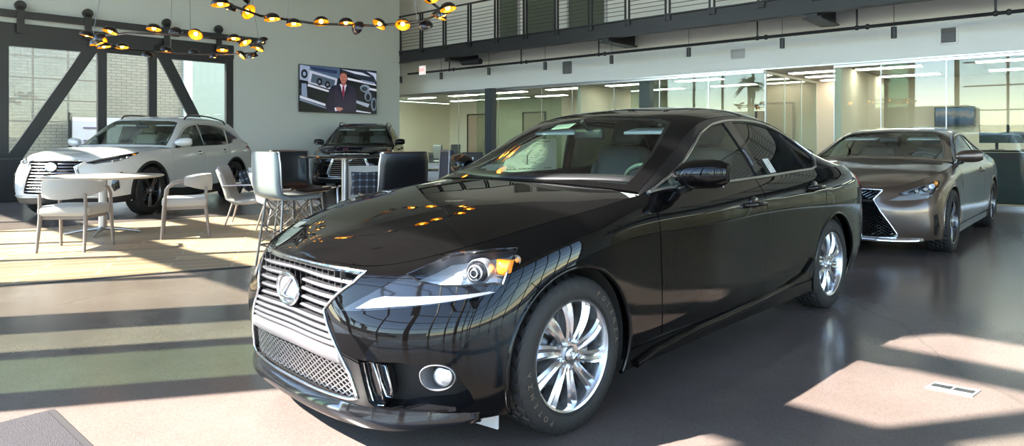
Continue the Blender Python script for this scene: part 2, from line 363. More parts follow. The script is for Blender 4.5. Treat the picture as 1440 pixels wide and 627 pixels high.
M['mez_glass']=glass('upper_window_glass',(.25,.33,.28),.06)
M['fabric_white']=mat('cream_upholstery',(.38,.36,.335),.85,bump=.2,bscale=200,sheen=.3)
M['wood_grey']=mat('grey_oak',(.22,.185,.165),.5,noise=.2,nscale=6)
M['table_wood']=mat('light_ash_table_top',(.42,.37,.32),.4,noise=.12,nscale=5,coat=.2)
M['steel_leg']=mat('brushed_steel',(.42,.42,.44),.3,.9)
M['black_leather']=mat('black_leather',(.008,.008,.010),.32,coat=.15,spec=.5)
M['grey_leather']=mat('silver_grey_leather',(.20,.225,.23),.35,coat=.3)
M['navy_cloth']=mat('navy_cloth',(.012,.016,.03),.6)
M['wire']=mat('grey_wire_frame',(.20,.19,.19),.35,.8)
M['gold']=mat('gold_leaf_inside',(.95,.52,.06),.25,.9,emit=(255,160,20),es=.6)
M['bulb']=mat('glowing_bulb',(1,.8,.4),.3,emit=(255,190,80),es=14)
M['bronze_shade']=mat('dark_bronze_lamp_shade',(.045,.035,.035),.22,.8,.5)
M['light_panel']=mat('lit_ceiling_panel',(.9,.9,.88),.5,emit=(255,244,225),es=14)
M['tv_black']=mat('tv_frame',(.008,.008,.01),.2)
M['vent']=mat('grey_air_grille',(.17,.175,.18),.5)
M['vent_white']=mat('pale_air_grille',(.5,.5,.5),.5)
M['mat_pile']=mat('grey_door_mat_pile',(.040,.036,.041),.95,noise=.5,nscale=140,bump=.8,bscale=220)
M['rubber_edge']=mat('mat_rubber_edge',(.03,.028,.03),.7)
M['plate']=mat('brushed_floor_plate',(.30,.30,.30),.5,.3)
M['asphalt']=mat('asphalt',(.13,.13,.13),.9,noise=.2,nscale=2)
M['stucco']=mat('tan_stucco',(.42,.34,.26),.8)
M['palm_trunk']=mat('palm_trunk',(.10,.075,.05),.9)
M['palm_leaf']=mat('palm_leaf',(.05,.09,.03),.6)
M['roof_tile']=mat('roof_tile',(.22,.12,.08),.8)
M['exit_red']=mat('exit_sign_red',(.6,.05,.04),.5,emit=(255,40,30),es=1.2)
M['exit_white']=mat('exit_sign_face',(.8,.8,.78),.5,emit=(255,240,235),es=.6)
M['dark_seat']=mat('charcoal_chair',(.03,.032,.035),.6)

def nodes(name):
    m=bpy.data.materials.new(name); m.use_nodes=True; nt=m.node_tree
    return m,nt,nt.nodes['Principled BSDF'],nt.nodes.new,nt.links.new
def ramp(N,stops):
    r=N('ShaderNodeValToRGB'); e=r.color_ramp.elements
    while len(e)<len(stops): e.new(.5)
    for i,(p,c) in enumerate(stops): e[i].position=p; e[i].color=tuple(c)+(1,)
    return r
def concrete():
    m,nt,b,N,L=nodes('polished_brown_concrete'); tc=N('ShaderNodeTexCoord')
    n=N('ShaderNodeTexNoise'); n.inputs['Scale'].default_value=.55; n.inputs['Detail'].default_value=8; n.inputs['Roughness'].default_value=.62; L(tc.outputs['Object'],n.inputs['Vector'])
    r=ramp(N,[(.30,(.108,.083,.074)),(.5,(.150,.119,.105)),(.7,(.178,.150,.134))]); L(n.outputs['Fac'],r.inputs[0])
    n2=N('ShaderNodeTexNoise'); n2.inputs['Scale'].default_value=160; n2.inputs['Detail'].default_value=4; L(tc.outputs['Object'],n2.inputs['Vector'])
    r2=ramp(N,[(.35,(.82,.82,.82)),(.65,(1.1,1.1,1.1))]); L(n2.outputs['Fac'],r2.inputs[0])
    mx=N('ShaderNodeMix'); mx.data_type='RGBA'; mx.blend_type='MULTIPLY'; mx.inputs[0].default_value=1; L(r.outputs[0],mx.inputs[6]); L(r2.outputs[0],mx.inputs[7])
    # fine cracks
    v=N('ShaderNodeTexVoronoi'); v.feature='DISTANCE_TO_EDGE'; v.inputs['Scale'].default_value=.35
    nv=N('ShaderNodeTexNoise'); nv.inputs['Scale'].default_value=1.5; L(tc.outputs['Object'],nv.inputs['Vector'])
    ad=N('ShaderNodeMix'); ad.data_type='RGBA'; ad.inputs[0].default_value=.35; L(tc.outputs['Object'],ad.inputs[6]); L(nv.outputs['Color'],ad.inputs[7]); L(ad.outputs[2],v.inputs['Vector'])
    r3=ramp(N,[(0,(.72,.72,.72)),(.004,(1,1,1))]); L(v.outputs['Distance'],r3.inputs[0])
    m2=N('ShaderNodeMix'); m2.data_type='RGBA'; m2.blend_type='MULTIPLY'; m2.inputs[0].default_value=.7; L(mx.outputs[2],m2.inputs[6]); L(r3.outputs[0],m2.inputs[7])
    L(m2.outputs[2],b.inputs['Base Color'])
    rr=N('ShaderNodeMapRange'); rr.inputs['To Min'].default_value=.12; rr.inputs['To Max'].default_value=.30; L(n.outputs['Fac'],rr.inputs['Value']); L(rr.outputs[0],b.inputs['Roughness'])
    b.inputs['Specular IOR Level'].default_value=.40
    return m
M['concrete']=concrete()
def planks():
    m,nt,b,N,L=nodes('pale_oak_planks'); tc=N('ShaderNodeTexCoord')
    mp=N('ShaderNodeMapping'); mp.inputs['Rotation'].default_value=(0,0,math.radians(-20)); L(tc.outputs['Object'],mp.inputs['Vector'])
    br=N('ShaderNodeTexBrick'); br.inputs['Scale'].default_value=1; br.inputs['Brick Width'].default_value=1.1; br.inputs['Row Height'].default_value=.19; br.inputs['Mortar Size'].default_value=.012
    br.inputs['Color1'].default_value=(.38,.285,.18,1); br.inputs['Color2'].default_value=(.25,.185,.12,1); br.inputs['Mortar'].default_value=(.46,.39,.27,1); L(mp.outputs[0],br.inputs['Vector'])
    n=N('ShaderNodeTexNoise'); n.inputs['Scale'].default_value=6; n.inputs['Detail'].default_value=6
    m2=N('ShaderNodeMapping'); m2.inputs['Scale'].default_value=(.4,6,1); L(mp.outputs[0],m2.inputs['Vector']); L(m2.outputs[0],n.inputs['Vector'])
    r=ramp(N,[(.3,(.85,.85,.85)),(.7,(1.12,1.12,1.12))]); L(n.outputs['Fac'],r.inputs[0])
    mx=N('ShaderNodeMix'); mx.data_type='RGBA'; mx.blend_type='MULTIPLY'; mx.inputs[0].default_value=1; L(br.outputs['Color'],mx.inputs[6]); L(r.outputs[0],mx.inputs[7]); L(mx.outputs[2],b.inputs['Base Color'])
    b.inputs['Roughness'].default_value=.38
    return m
M['planks']=planks()
def brick():
    m,nt,b,N,L=nodes('white_painted_brick'); tc=N('ShaderNodeTexCoord')
    br=N('ShaderNodeTexBrick'); br.inputs['Scale'].default_value=1; br.inputs['Brick Width'].default_value=.26; br.inputs['Row Height'].default_value=.085; br.inputs['Mortar Size'].default_value=.009
    br.inputs['Color1'].default_value=(.33,.305,.255,1); br.inputs['Color2'].default_value=(.28,.26,.215,1); br.inputs['Mortar'].default_value=(.17,.155,.13,1)
    L(tc.outputs['Object'],br.inputs['Vector']); L(br.outputs['Color'],b.inputs['Base Color']); b.inputs['Roughness'].default_value=.8
    return m
M['brick']=brick()
def plaid():
    m,nt,b,N,L=nodes('blue_black_plaid'); tc=N('ShaderNodeTexCoord'); sx=N('ShaderNodeSeparateXYZ'); L(tc.outputs['Object'],sx.inputs[0])
    def stripes(o,k):
        a=N('ShaderNodeMath'); a.operation='MULTIPLY'; L(o,a.inputs[0]); a.inputs[1].default_value=k
        s=N('ShaderNodeMath'); s.operation='SINE'; L(a.outputs[0],s.inputs[0]); g=N('ShaderNodeMath'); g.operation='GREATER_THAN'; L(s.outputs[0],g.inputs[0]); g.inputs[1].default_value=.7; return g.outputs[0]
    a=stripes(sx.outputs[1],70); c=stripes(sx.outputs[2],70)
    s=N('ShaderNodeMath'); s.operation='ADD'; L(a,s.inputs[0]); L(c,s.inputs[1]); h=N('ShaderNodeMath'); h.operation='MULTIPLY'; L(s.outputs[0],h.inputs[0]); h.inputs[1].default_value=.5
    r=ramp(N,[(0,(.010,.012,.018)),(.5,(.035,.045,.065)),(1,(.16,.19,.23))]); L(h.outputs[0],r.inputs[0]); L(r.outputs[0],b.inputs['Base Color']); b.inputs['Roughness'].default_value=.85
    return m
M['plaid']=plaid()

M['clear_side']=glass('clear_side_glass',(.60,.70,.66),.06)
m=M['paper']; nt=m.node_tree; b=nt.nodes['Principled BSDF']; tl=nt.nodes.new('ShaderNodeBsdfTranslucent'); tl.inputs[0].default_value=(.85,.87,.80,1); mx=nt.nodes.new('ShaderNodeMixShader'); mx.inputs[0].default_value=.5; nt.links.new(b.outputs[0],mx.inputs[1]); nt.links.new(tl.outputs[0],mx.inputs[2]); nt.links.new(mx.outputs[0],nt.nodes['Material Output'].inputs[0])

M['groove_shade']=mat('tread_groove_shade',(.004,.004,.004),.9)  # blacker rubber: shade of the tread notches painted in as colour
def in_poly(p, poly):
    x,y=p[:,0],p[:,1]; r=np.zeros(len(p),bool); n=len(poly); j=n-1
    for i in range(n):
        xi,yi=poly[i]; xj,yj=poly[j]
        if yi!=yj:
            c=((yi>y)!=(yj>y))&(x<(xj-xi)*(y-yi)/(yj-yi)+xi); r^=c
        j=i
    return r
def dens(poly, step, closed=True):
    out=[]; n=len(poly)
    for i in range(n if closed else n-1):
        a=np.array(poly[i]);b=np.array(poly[(i+1)%n]); k=max(1,int(math.ceil(np.linalg.norm(b-a)/step)))
        out+= [a+(b-a)*t/k for t in range(k)]
    if not closed: out.append(np.array(poly[-1]))
    return np.array(out)
def tri2d(outer, holes, step):
    loops=[dens(outer,step)]+[dens(h,step) for h in holes]
    lo,hi=np.array(outer).min(0),np.array(outer).max(0); pts=[]; row=0; y=lo[1]
    while y<hi[1]:
        x=lo[0]+(step/2 if row%2 else 0)
        while x<hi[0]: pts.append((x,y)); x+=step
        y+=step*.87; row+=1
    B=np.concatenate(loops); pts=np.array(pts) if pts else np.zeros((0,2))
    def ok(p):
        m=in_poly(p,loops[0])
        for h in loops[1:]: m&=~in_poly(p,h)
        return m
    if len(pts):
        pts=pts[ok(pts)]
        if len(pts):
            d=np.sqrt(((pts[:,None]-B[None])**2).sum(2)).min(1); pts=pts[d>step*.45]
    allp=np.concatenate([B,pts]) if len(pts) else B
    E=[];k=0
    for l in loops: E+=[(k+i,k+(i+1)%len(l)) for i in range(len(l))]; k+=len(l)
    v,e,f,_,_,_=delaunay_2d_cdt([Vector((float(a),float(b))) for a,b in allp],E,[],0,1e-5)
    v=np.array([(q.x,q.y) for q in v]); f=np.array([t for t in f if len(t)==3]); c=v[f].mean(1); f=f[ok(c)]
    a=v[f]; ar=np.abs(np.cross(a[:,1]-a[:,0],a[:,2]-a[:,0])) if False else np.abs((a[:,1,0]-a[:,0,0])*(a[:,2,1]-a[:,0,1])-(a[:,1,1]-a[:,0,1])*(a[:,2,0]-a[:,0,0]))
    f=f[ar>1e-9]
    used=np.unique(f); mp=-np.ones(len(v),int); mp[used]=range(len(used))
    return v[used],mp[f]
def circle(x,z,r,n=48,a0=0,a1=360): return [(x+r*math.cos(math.radians(a0+(a1-a0)*i/n)),z+r*math.sin(math.radians(a0+(a1-a0)*i/n))) for i in range(n+(0 if a1-a0==360 else 1))]
class Car:
    def __init__(s, root, step=.04): s.root=root; s.step=step; s.nets={}
    def net(s,name,pts,**k):
        n=Net(pts,**k); c=np.array([n.gp[:,0].mean(),0,.5]); uv=n.g[::7]; q=n.at(uv); nn=n.nrm(uv)
        v=q-c; v[:,0]*=.3
        n.sgn=1.0 if (nn*v).sum(1).mean()>0 else -1.0; s.nets[name]=n; return n
    def sp(s, pts):
        """side view (x,z) -> uv on the skirt"""
        return s.nets['skirt'].locs([(x,.9,z) for x,z in pts],'s')
    def fp(s, pts): return s.nets['skirt'].locs([(.7,y,z) for y,z in pts],'f')
    def ap(s, pts, net='skirt'): return s.nets[net].locs(pts,'a')
    def wp(s, pts): return s.nets['side'].locs([(x,.7,z) for x,z in pts],'s')
    def panel(s, name, net, outer, mats, holes=(), side='L', off=0.0, flange=.014, parent=None, step=None, label=None):
        n=s.nets[net]; v,f=tri2d(outer,holes,step or s.step); P=n.at(v); N=n.nrm(v); P=P+N*off
        a=P[f]; g=np.cross(a[:,1]-a[:,0],a[:,2]-a[:,0]); fl=(g*N[f[:,0]]).sum(1)<0; f[fl]=f[fl][:,::-1]
        V=[tuple(p) for p in P]; NN=[tuple(q) for q in N]; F=[tuple(t) for t in f.tolist()]; LN=[NN[i] for t in F for i in t]
        if flange:
            cnt={}
            for t in F:
                for i in range(3): cnt[(t[i],t[(i+1)%3])]=1
            bd=[(a_,b_) for a_,b_ in cnt if (b_,a_) not in cnt and not (side=='B' and abs(V[a_][1])<1e-4 and abs(V[b_][1])<1e-4)]
            inn={}
            for a_,b_ in bd:
                for q in(a_,b_):
                    if q not in inn: inn[q]=len(V); V.append(tuple(P[q]-N[q]*flange))
                fc=(b_,a_,inn[a_],inn[b_]); F.append(fc)
                e=np.cross(np.array(V[a_])-np.array(V[b_]),-N[a_]); e=e/(np.linalg.norm(e)+1e-9); LN+=[tuple(e)]*4
        if side=='R' or side=='B':
            k=len(V) if side=='B' else 0; V2=[(x,-y,z) for x,y,z in V]; F2=[tuple(i+k for i in reversed(t)) for t in F]
            L2=[];p=0
            for t in F:
                L2+=[(x,-y,z) for x,y,z in reversed(LN[p:p+len(t)])]; p+=len(t)
            if side=='B': V+=V2;F+=F2;LN+=L2
            else: V,F,LN=V2,F2,L2
        o=obj(name,V,F,mats,parent or s.root,smooth=180)
        o.data.normals_split_custom_set(LN)
        if label: o['label']=label
        return o
    def both(s,name,*a,**k): return [s.panel(name,*a,side=q,**k) for q in 'LR']
    def pts(s, net, uv, off=0.0, step=.03, closed=False):
        n=s.nets[net]; d=dens(uv,step,closed); return n.at(d)+n.nrm(d)*off
    def trim(s,name,net,uv,r,m,off=0.0,closed=False,side='L',parent=None,n=6,step=.03,flat=1):
        P=s.pts(net,uv,off,step,closed); out=[]
        mb=MB()
        for q in {'L':(1,),'R':(-1,),'B':(1,-1)}[side]:
            mb.tube([(p[0],p[1]*q,p[2]) for p in P],r,n,closed)
        return mb.build(name,m,parent or s.root,smooth=50)
    def duct(s,name,net,uv,depth,m,side='L',parent=None,off=0.0,axis=None):
        """wall running inwards from an outline"""
        n=s.nets[net]; d=dens(uv,s.step,True); P=n.at(d)+n.nrm(d)*off; Nn=n.nrm(d) if axis is None else np.tile(np.array(axis,float),(len(d),1)); Q=P-Nn*depth; mb=MB()
        for q in {'L':(1,),'R':(-1,),'B':(1,-1)}[side]:
            k=len(P); V=[(a[0],a[1]*q,a[2]) for a in P]+[(a[0],a[1]*q,a[2]) for a in Q]
            mb.add(V,[(i,(i+1)%k,k+(i+1)%k,k+i) for i in range(k)])
        return mb.build(name,m,parent or s.root,smooth=50)
    def bar(s, mb, ys, z, h, d, off, zf=None, tilt=0):
        """grille bar: follows the nose in plan at height z from y=ys[0] to ys[1]"""
        n=s.nets['skirt']; k=max(2,int(abs(ys[1]-ys[0])/.04)+1); R=[]
        for i in range(k+1):
            y=ys[0]+(ys[1]-ys[0])*i/k; zz=z if zf is None else zf(abs(y))
            p=n.at(n.loc((.8,abs(y),zz),'f'))[0]; x=p[0]-off
            R.append([(x,y,zz+h/2),(x-d,y,zz+h/2+tilt),(x-d,y,zz-h/2+tilt),(x,y,zz-h/2),(x+.006,y,zz)])
        mb.sheet(R,close=True); kk=len(mb.V)-5
        mb.add(R[0],[(4,3,2,1,0)]); mb.add(R[-1],[(0,1,2,3,4)])
def make_wheel(parent, x, y, R, w, rim, mats, style, left=True, text=False, tread=True):
    """mats: spoke material; style: list of (angle, hub half width, rim half width, sweep)"""
    T=Matrix.Rotation(-PI/2,4,'X')      # lathe axis z -> +y (outboard)
    o_rim=MB(); f=w/2
    o_rim.lathe([(rim,f-.018),(rim-.004,f-.010),(rim-.012,f-.013),(rim-.018,f-.03),(rim-.030,f-.07),(rim-.032,-f+.03),(rim,-f+.018)],64,T)
    face=f-.022
    for ang,w0,w1,sw,r0 in style['spokes']:
        rows=[]
        for i in range(7):
            t=i/6; r=r0+(rim-.014-r0)*t; ww=w0+(w1-w0)*t**1.3; z=face-.012+.014*math.sin(t*PI*.8)-.004*t; a=ang+sw*t*t
            c,s_=math.cos(a),math.sin(a); v=style.get('valley',.005)*min(1,2.5*t)
            rows.append([Vector((r*c-q*s_, r*s_+q*c, h)) for q,h in((-ww,z-.045),(-ww,z-.006),(-ww*.55,z+.001),(0,z-v),(ww*.55,z+.001),(ww,z-.006),(ww,z-.045))])
        V=[T@p for r_ in rows for p in r_]; o_rim.add(V,[(i*7+j,i*7+(j+1)%7,(i+1)*7+(j+1)%7,(i+1)*7+j) for i in range(6) for j in range(7)])
    o_rim.lathe([(.0,face-.02),(.03,face-.02),(.034,face-.010),(.05,face-.012),(.072,face-.012),(.08,face-.03),(.08,face-.06)],40,T)
    wh=o_rim.build('wheel',mats,parent,smooth=38,loc=(x,y if left else -y,R),rot=(0,0,0 if left else PI))
    tm=MB(); n=180 if tread else 60
    prof=[(rim-.004,-f+.02),(rim+.01,-f+.004),(rim+.4*(R-rim),-f),(R-.018,-f+.008),(R-.006,-f+.02)]
    tr=[]
    gs=[-.052,-.018,.018,.052]; gs=[g*w/.225 for g in gs]
    last=-f+.026
    tr.append((R-.002,last,2))
    for g in gs:
        tr+= [(R,g-.005,2),(R-.011,g-.004,0),(R-.011,g+.004,0),(R,g+.005,2)]
    tr.append((R-.002,f-.026,2))
    back=[(a,-b) for a,b in reversed(prof)]
    full=[(a,b,1 if a>R-.03 else 0) for a,b in prof]+tr+[(a,b,1 if a>R-.03 else 0) for a,b in back]
    k=len(full); V=[]
    for i in range(n):
        a=2*PI*i/n
        for j,(r,z,sh) in enumerate(full):
            rr=r
            if tread and sh and i%5==0: rr=r-.009 if sh==2 else r-.004
            aa=a+ (z*1.6 if tread and abs(z)<f-.02 else 0)
            V.append(T@Vector((rr*math.cos(aa),rr*math.sin(aa),z)))
    F=[(i*k+j,((i+1)%n)*k+j,((i+1)%n)*k+j+1,i*k+j+1) for i in range(n) for j in range(k-1)]
    ti=obj('tire',V,F,[M['rubber'],M['groove_shade']],wh,smooth=35,mi=[1 if tread and i%5==4 and any(full[jj][2]==2 for jj in(j,j+1)) else 0 for i in range(n) for j in range(k-1)])
    if text:
        letters='POTENZA'
        for base in (math.radians(-30),math.radians(150)):
            for i,ch in enumerate(letters):
                a=base+math.radians(9.2)*(i-3)
                rr=rim+(R-rim)*.47
                # face the letter outboard (+y), its top pointing away from the hub
                up=Vector((math.cos(a),0,math.sin(a))); out=Vector((0,1,0)); right=up.cross(out)
                Mx=Matrix((right,up,out)).transposed().to_4x4(); Mx.translation=up*rr+out*(f+.0005); text_mesh(ch,.030,M['rubber_text'],ti,Mx,'raised_letter',.0006)
    d=MB(); d.lathe([(.06,face-.07),(.155,face-.07),(.155,face-.095),(.06,face-.095)],40,T); d.build('brake_disc',M['disc'],wh,smooth=30)
    c=MB(); c.lathe([(.10,face-.055),(.165,face-.055),(.165,face-.11),(.10,face-.11)],10,T,arc=(math.radians(150),math.radians(205)),close=True); c.build('brake_caliper',M['caliper'],wh,smooth=30)
    h=MB(); h.lathe([(0,face+.002),(.024,face+.001),(.030,face-.004),(.031,face-.02)],28,T); cap=h.build('hub_cap',M['satin'],wh,smooth=40)
    e=MB(); e.tube([T@Vector((.019*math.cos(t),.016*math.sin(t),face+.003)) for t in np.linspace(0,2*PI,25)[:-1]],.0016,5,True)
    e.tube([T@Vector(q) for q in((-.004,.012,face+.003),(-.010,-.009,face+.003),(.012,-.009,face+.003))],.0018,5); e.build('emblem',M['chrome'],cap,smooth=60)
    for i in range(5):
        a=2*PI*i/5+.3; l=MB(); l.lathe([(0,face+.004),(.008,face+.003),(.010,face-.002),(.010,face-.02)],6,T@Matrix.Translation((.054*math.cos(a),.054*math.sin(a),0))); l.build('lug_nut',M['chrome'],wh,smooth=30)
    return wh
def wheel_well(name,parent,x,z,r,y0,y1,side):
    mb=MB(); T=Matrix.Translation((x,0,z))@Matrix.Rotation(PI/2*-1,4,'X')
    # local z -> world y
    mb.lathe([(.05,y0),(r,y0),(r,y1)],30,T,arc=(math.radians(-20+180),math.radians(200+180)))
    V=[(a,b*side,c) for a,b,c in mb.V]; return obj(name,V,mb.F,M['shell'],parent,smooth=40,solid=.004)
def seat(parent,x,y,m,w=.50,z=.42,high=.64,facing=1):
    """bucket seat: cushion child with backrest and headrest"""
    mb=MB(); rbox(mb,(x,y,z),(.52,w,.16),.05); c=mb.build('seat',m,parent,smooth=50)
    R=Matrix.Rotation(math.radians(-20),3,'Y')
    mb=MB(); rbox(mb,(x-.33,y,z+.34),(.14,w*.95,high),.05,R); rbox(mb,(x-.30,y+w*.40,z+.30),(.16,.07,.45),.03,R); rbox(mb,(x-.30,y-w*.40,z+.30),(.16,.07,.45),.03,R)
    mb.build('backrest',m,c,smooth=50)
    mb=MB(); rbox(mb,(x-.47,y,z+.34+high*.5+.09),(.10,.26,.19),.04,R); mb.cyl((x-.45,y-.05,z+.3+high*.5),(x-.47,y-.05,z+.45+high*.5),.007,6); mb.cyl((x-.45,y+.05,z+.3+high*.5),(x-.47,y+.05,z+.45+high*.5),.007,6)
    mb.build('headrest',m,c,smooth=50); return c
def emblem(parent,c,rx,rz,m,yaw=0,back=None,depth=.012):
    """oval badge facing +x: ring and the slanted stroke inside"""
    mb=MB(); c=Vector(c)
    if back is not None:
        b=MB(); b.ball(c+Vector((-.006,0,0)),(.010,rx*.95,rz*.95),20,10); bo=b.build('badge_disc',back,parent,smooth=80)
    ring=[c+Vector((0,rx*math.cos(t),rz*math.sin(t))) for t in np.linspace(0,2*PI,41)[:-1]]
    mb.tube(ring,rx*.10,8,True)
    mb.tube([c+Vector((.004,rx*.42,rz*.74)),c+Vector((.006,-.02*rx,rz*.1)),c+Vector((.006,-rx*.50,-rz*.50))],[rx*.06,rx*.09,rx*.11],8)
    mb.tube([c+Vector((.006,-rx*.50,-rz*.50)),c+Vector((.006,rx*.1,-rz*.52)),c+Vector((.004,rx*.74,-rz*.50))],[rx*.11,rx*.09,rx*.06],8)
    return mb.build('emblem',m,parent,smooth=60)
def body(car, S):
    """panels common to the showroom cars. S: spec dict"""
    P=S['paint']; root=car.root; sk=car.net('skirt',S['skirt'],mu0=True,mu1=True); car.net('hood',S['hood'],mu0=True,mv1=True)
    car.net('top',S['top'],mv1=True); car.net('trunk',S['trunk'],mv1=True)
    p1=[t[0] for t in S['top']]; mid=[tuple((a+b)/2+(0,.012,0)[i] for i,(a,b) in enumerate(zip(p,q))) for p,q in zip(S['p0'],p1)]
    car.net('side',[[a,b,c] for a,b,c in zip(S['p0'],mid,p1)])
    U,V=sk.U,sk.V; g=.004
    af=car.sp(circle(S['axf'][0],S['axf'][1],S['archr'])); ar=car.sp(circle(S['axr'][0],S['axr'][1],S['archr']))
    # keep the arch outline inside its own stretch of the skirt
    def arch(cx,cz,r):
        pts=[(cx+r*math.cos(math.radians(a)),cz+r*math.sin(math.radians(a))) for a in range(-40,221,5)]
        uv=car.sp(pts); lo=uv[0].copy(); hi=uv[-1].copy()
        return np.concatenate([[[lo[0],-.2]],uv,[[hi[0],-.2]]])
    af=arch(*S['axf'],S['archr']); ar=arch(*S['axr'],S['archr'])
    H=[af,ar]; hl=car.ap(S['headlight'])
    grille=[h for h in S.get('front_holes',[])]
    gh=[car.fp(h) for h in grille]      # half outlines starting and ending on the centre line
    for h in gh: h[0][0]=0; h[-1][0]=0
    def uvline(pts): return [sk.loc((x,.9,z),'s') for x,z in pts]
    # cut lines
    fd=uvline(S['cut_front']); bp=uvline(S['cut_mid']) if S.get('cut_mid') else None; rd=uvline(S['cut_rear'])
    zs=S['sill_z']
    def low(xa,xb,dz=0): return [sk.loc((xa+(xb-xa)*t,.9,zs+dz),'s') for t in (0,.33,.66,1)]
    hb=[sk.loc(p,'a') for p in S['bumper_cut']]   # from the shoulder through the headlight to the front arch
    top=V
    def T(u): return np.array([u,top])
    xa=S['axf'][0]+S['archr']
    bump=[[0,0],[0,top],[hb[0][0],top]]+hb[1:]+[[af[0][0]+.0,0]]
    side_out=[car.ap(h) for h in S.get('side_holes',[])]
    car.panel('front_bumper','skirt',np.array(bump),P,holes=[hl,af]+gh+side_out,side='B')
    d=np.array([g,0])
    fend=[[hb[0][0]+g,top]]+[h+np.array([g,.0]) for h in hb[1:]]
    fl=[fd[0],*fd[1:]]
    fender=fend+[low(S['axf'][0]-S['archr'],fd[-1][0],0)[0]*0+sk.loc((S['axf'][0]-S['archr']*.6,.9,zs),'s')]+[q-d for q in reversed(fl)]+[[fd[0][0]-g,top]]
    car.both('front_fender','skirt',np.array(fender),P,holes=[hl,af])
    def door(name,a,b,holes):
        xl=sk.at(a[-1])[0][0]; xr=sk.at(b[-1])[0][0]
        bot=[sk.loc((xl+(xr-xl)*t,.9,zs),'s') for t in (.33,.66)]
        poly=[[a[0][0]+g,top]]+[q+d for q in a]+[q+np.array([0,g*2]) for q in bot]+[q-d for q in reversed(b)]+[[b[0][0]-g,top]]
        return car.both(name,'skirt',np.array(poly),P,holes=holes)
    if bp is not None:
        doors=[door('front_door',fd,bp,[af]),door('rear_door',bp,rd,[ar])]
    else: doors=[door('front_door',fd,rd,[af,ar])]
    # sill under the doors
    x0,x1=S['axf'][0]-S['archr']*.5,S['axr'][0]+S['archr']*.5
    r=[sk.loc((x0+(x1-x0)*t,.9,zs),'s') for t in np.linspace(0,1,7)]
    sill=[[r[0][0],0]]+[q-np.array([0,g]) for q in r]+[[r[-1][0],0]]
    car.both('sill','skirt',np.array(sill),S.get('sill_mat',P),holes=[af,ar])
    rb=sk.loc(S['rear_cut'],'s') if len(S['rear_cut'])==3 else None
    q1=[[rd[0][0]+g,top]]+[q+d for q in rd]+[[ar[0][0]*.5+ar[-1][0]*.5,rd[-1][1]],[rb[0],rb[1]],[rb[0],top]]
    tl=car.ap(S['tail_light'])
    car.both('quarter_panel','skirt',np.array(q1),P,holes=[ar,tl])
    car.panel('rear_bumper','skirt',np.array([[ar[0][0]*.5+ar[-1][0]*.5,0],[ar[0][0]*.5+ar[-1][0]*.5,rb[1]-g],[rb[0]+g,rb[1]-g],[rb[0]+g,top],[U,top],[U,0]]),P,holes=[ar,tl],side='B')
    car.both('tail_light','skirt',tl,M['red_lens'],off=.004)
    n=car.nets['hood']; car.panel('hood','hood',np.array([[0,g],[n.U,g],[n.U,n.V],[0,n.V]]),P,side='B')
    n=car.nets['trunk']; car.panel('trunk_lid','trunk',np.array([[0,g],[n.U,g],[n.U,n.V],[0,n.V]]),P,side='B')
    # dark inner skin seen through the shut lines
    car.panel('inner_shell','skirt',np.array([[0,0],[0,top],[U,top],[U,0]]),M['shell'],holes=[hl,af,ar]+gh+side_out,side='B',off=-.016,flange=0,step=.08)
    # roof with pillars, windshield, rear glass
    t=car.nets['top']; tu,tv=t.tu,t.tv; k=S.get('ws_top',2); kr=S.get('rg_top',6)
    ws=np.array([[tu[0]+.055,tv[1]*.50],[tu[1],tv[1]*.66],[tu[k]-.005,tv[1]*.92],[tu[k]-.01,tv[2]],[tu[k]-.012,t.V],[tu[0]+.045,t.V],[tu[0]+.05,tv[2]]])
    rg=np.array([[tu[kr]+.03,tv[1]*1.05],[tu[kr]+.03,t.V],[tu[-1]-.10,t.V],[tu[-1]-.10,tv[1]*.9]])
    car.panel('roof','top',np.array([[0,0],[t.U,0],[t.U,t.V],[0,t.V]]),S.get('roof_mat',P),holes=[ws,rg],side='B')
    gl=S.get('glass','car_glass')
    car.panel('windshield','top',ws,M[gl],side='B',off=-.002,flange=0)
    car.panel('rear_window','top',rg,M['dark_glass'],side='B',off=-.002,flange=0)
    def inset(poly,a,b): # ring band
        c=poly.mean(0); return poly
    wi=np.array([[tu[0]+.10,tv[1]*.52+.015],[tu[1],tv[1]*.66+.018],[tu[k]-.035,tv[1]*.92+.018],[tu[k]-.04,tv[2]],[tu[k]-.045,t.V+.5],[tu[0]+.08,t.V+.5],[tu[0]+.085,tv[2]]])
    wi=np.array([[a,min(b,t.V)] for a,b in wi])
    car.panel('windshield_seal','top',ws,M['gloss_black'],holes=[wi],side='B',off=-.005,flange=0)
    # side glass in its frame
    wins=[car.wp(w) for w in S['windows']]; sn=car.nets['side']
    car.both('window_frame','side',np.array([[0,0],[sn.U,0],[sn.U,sn.V],[0,sn.V]]),S.get('frame_mat',M['gloss_black']),holes=wins,off=-.002)
    for i,w in enumerate(wins):
        car.both('side_window','side',w,M[S.get('front_glass','tint_glass') if i==0 else 'dark_glass'],off=-.008,flange=0)
    if S.get('pillar'):
        pl=car.wp(S['pillar']); car.both('door_pillar','side',pl,M['gloss_black'],off=.001)
    for s_ in 'LR':
        for ln in S['chrome']:
            q=car.wp(ln); car.trim('window_trim','side',q,.0075,M['satin'],off=.004,side=s_)
    # wheel houses, floor
    for s_ in(1,-1):
        wheel_well('wheel_housing',root,S['axf'][0],S['axf'][1],S['archr']+.004,.50,S['ytrack']+S['tw']/2-.035,s_)
        wheel_well('wheel_housing',root,S['axr'][0],S['axr'][1],S['archr']+.004,.50,S['ytrack']+S['tw']/2-.035,s_)
    mb=MB(); xf=S['axf'][0]; xr=S['axr'][0]; w2=S['ytrack']+.06
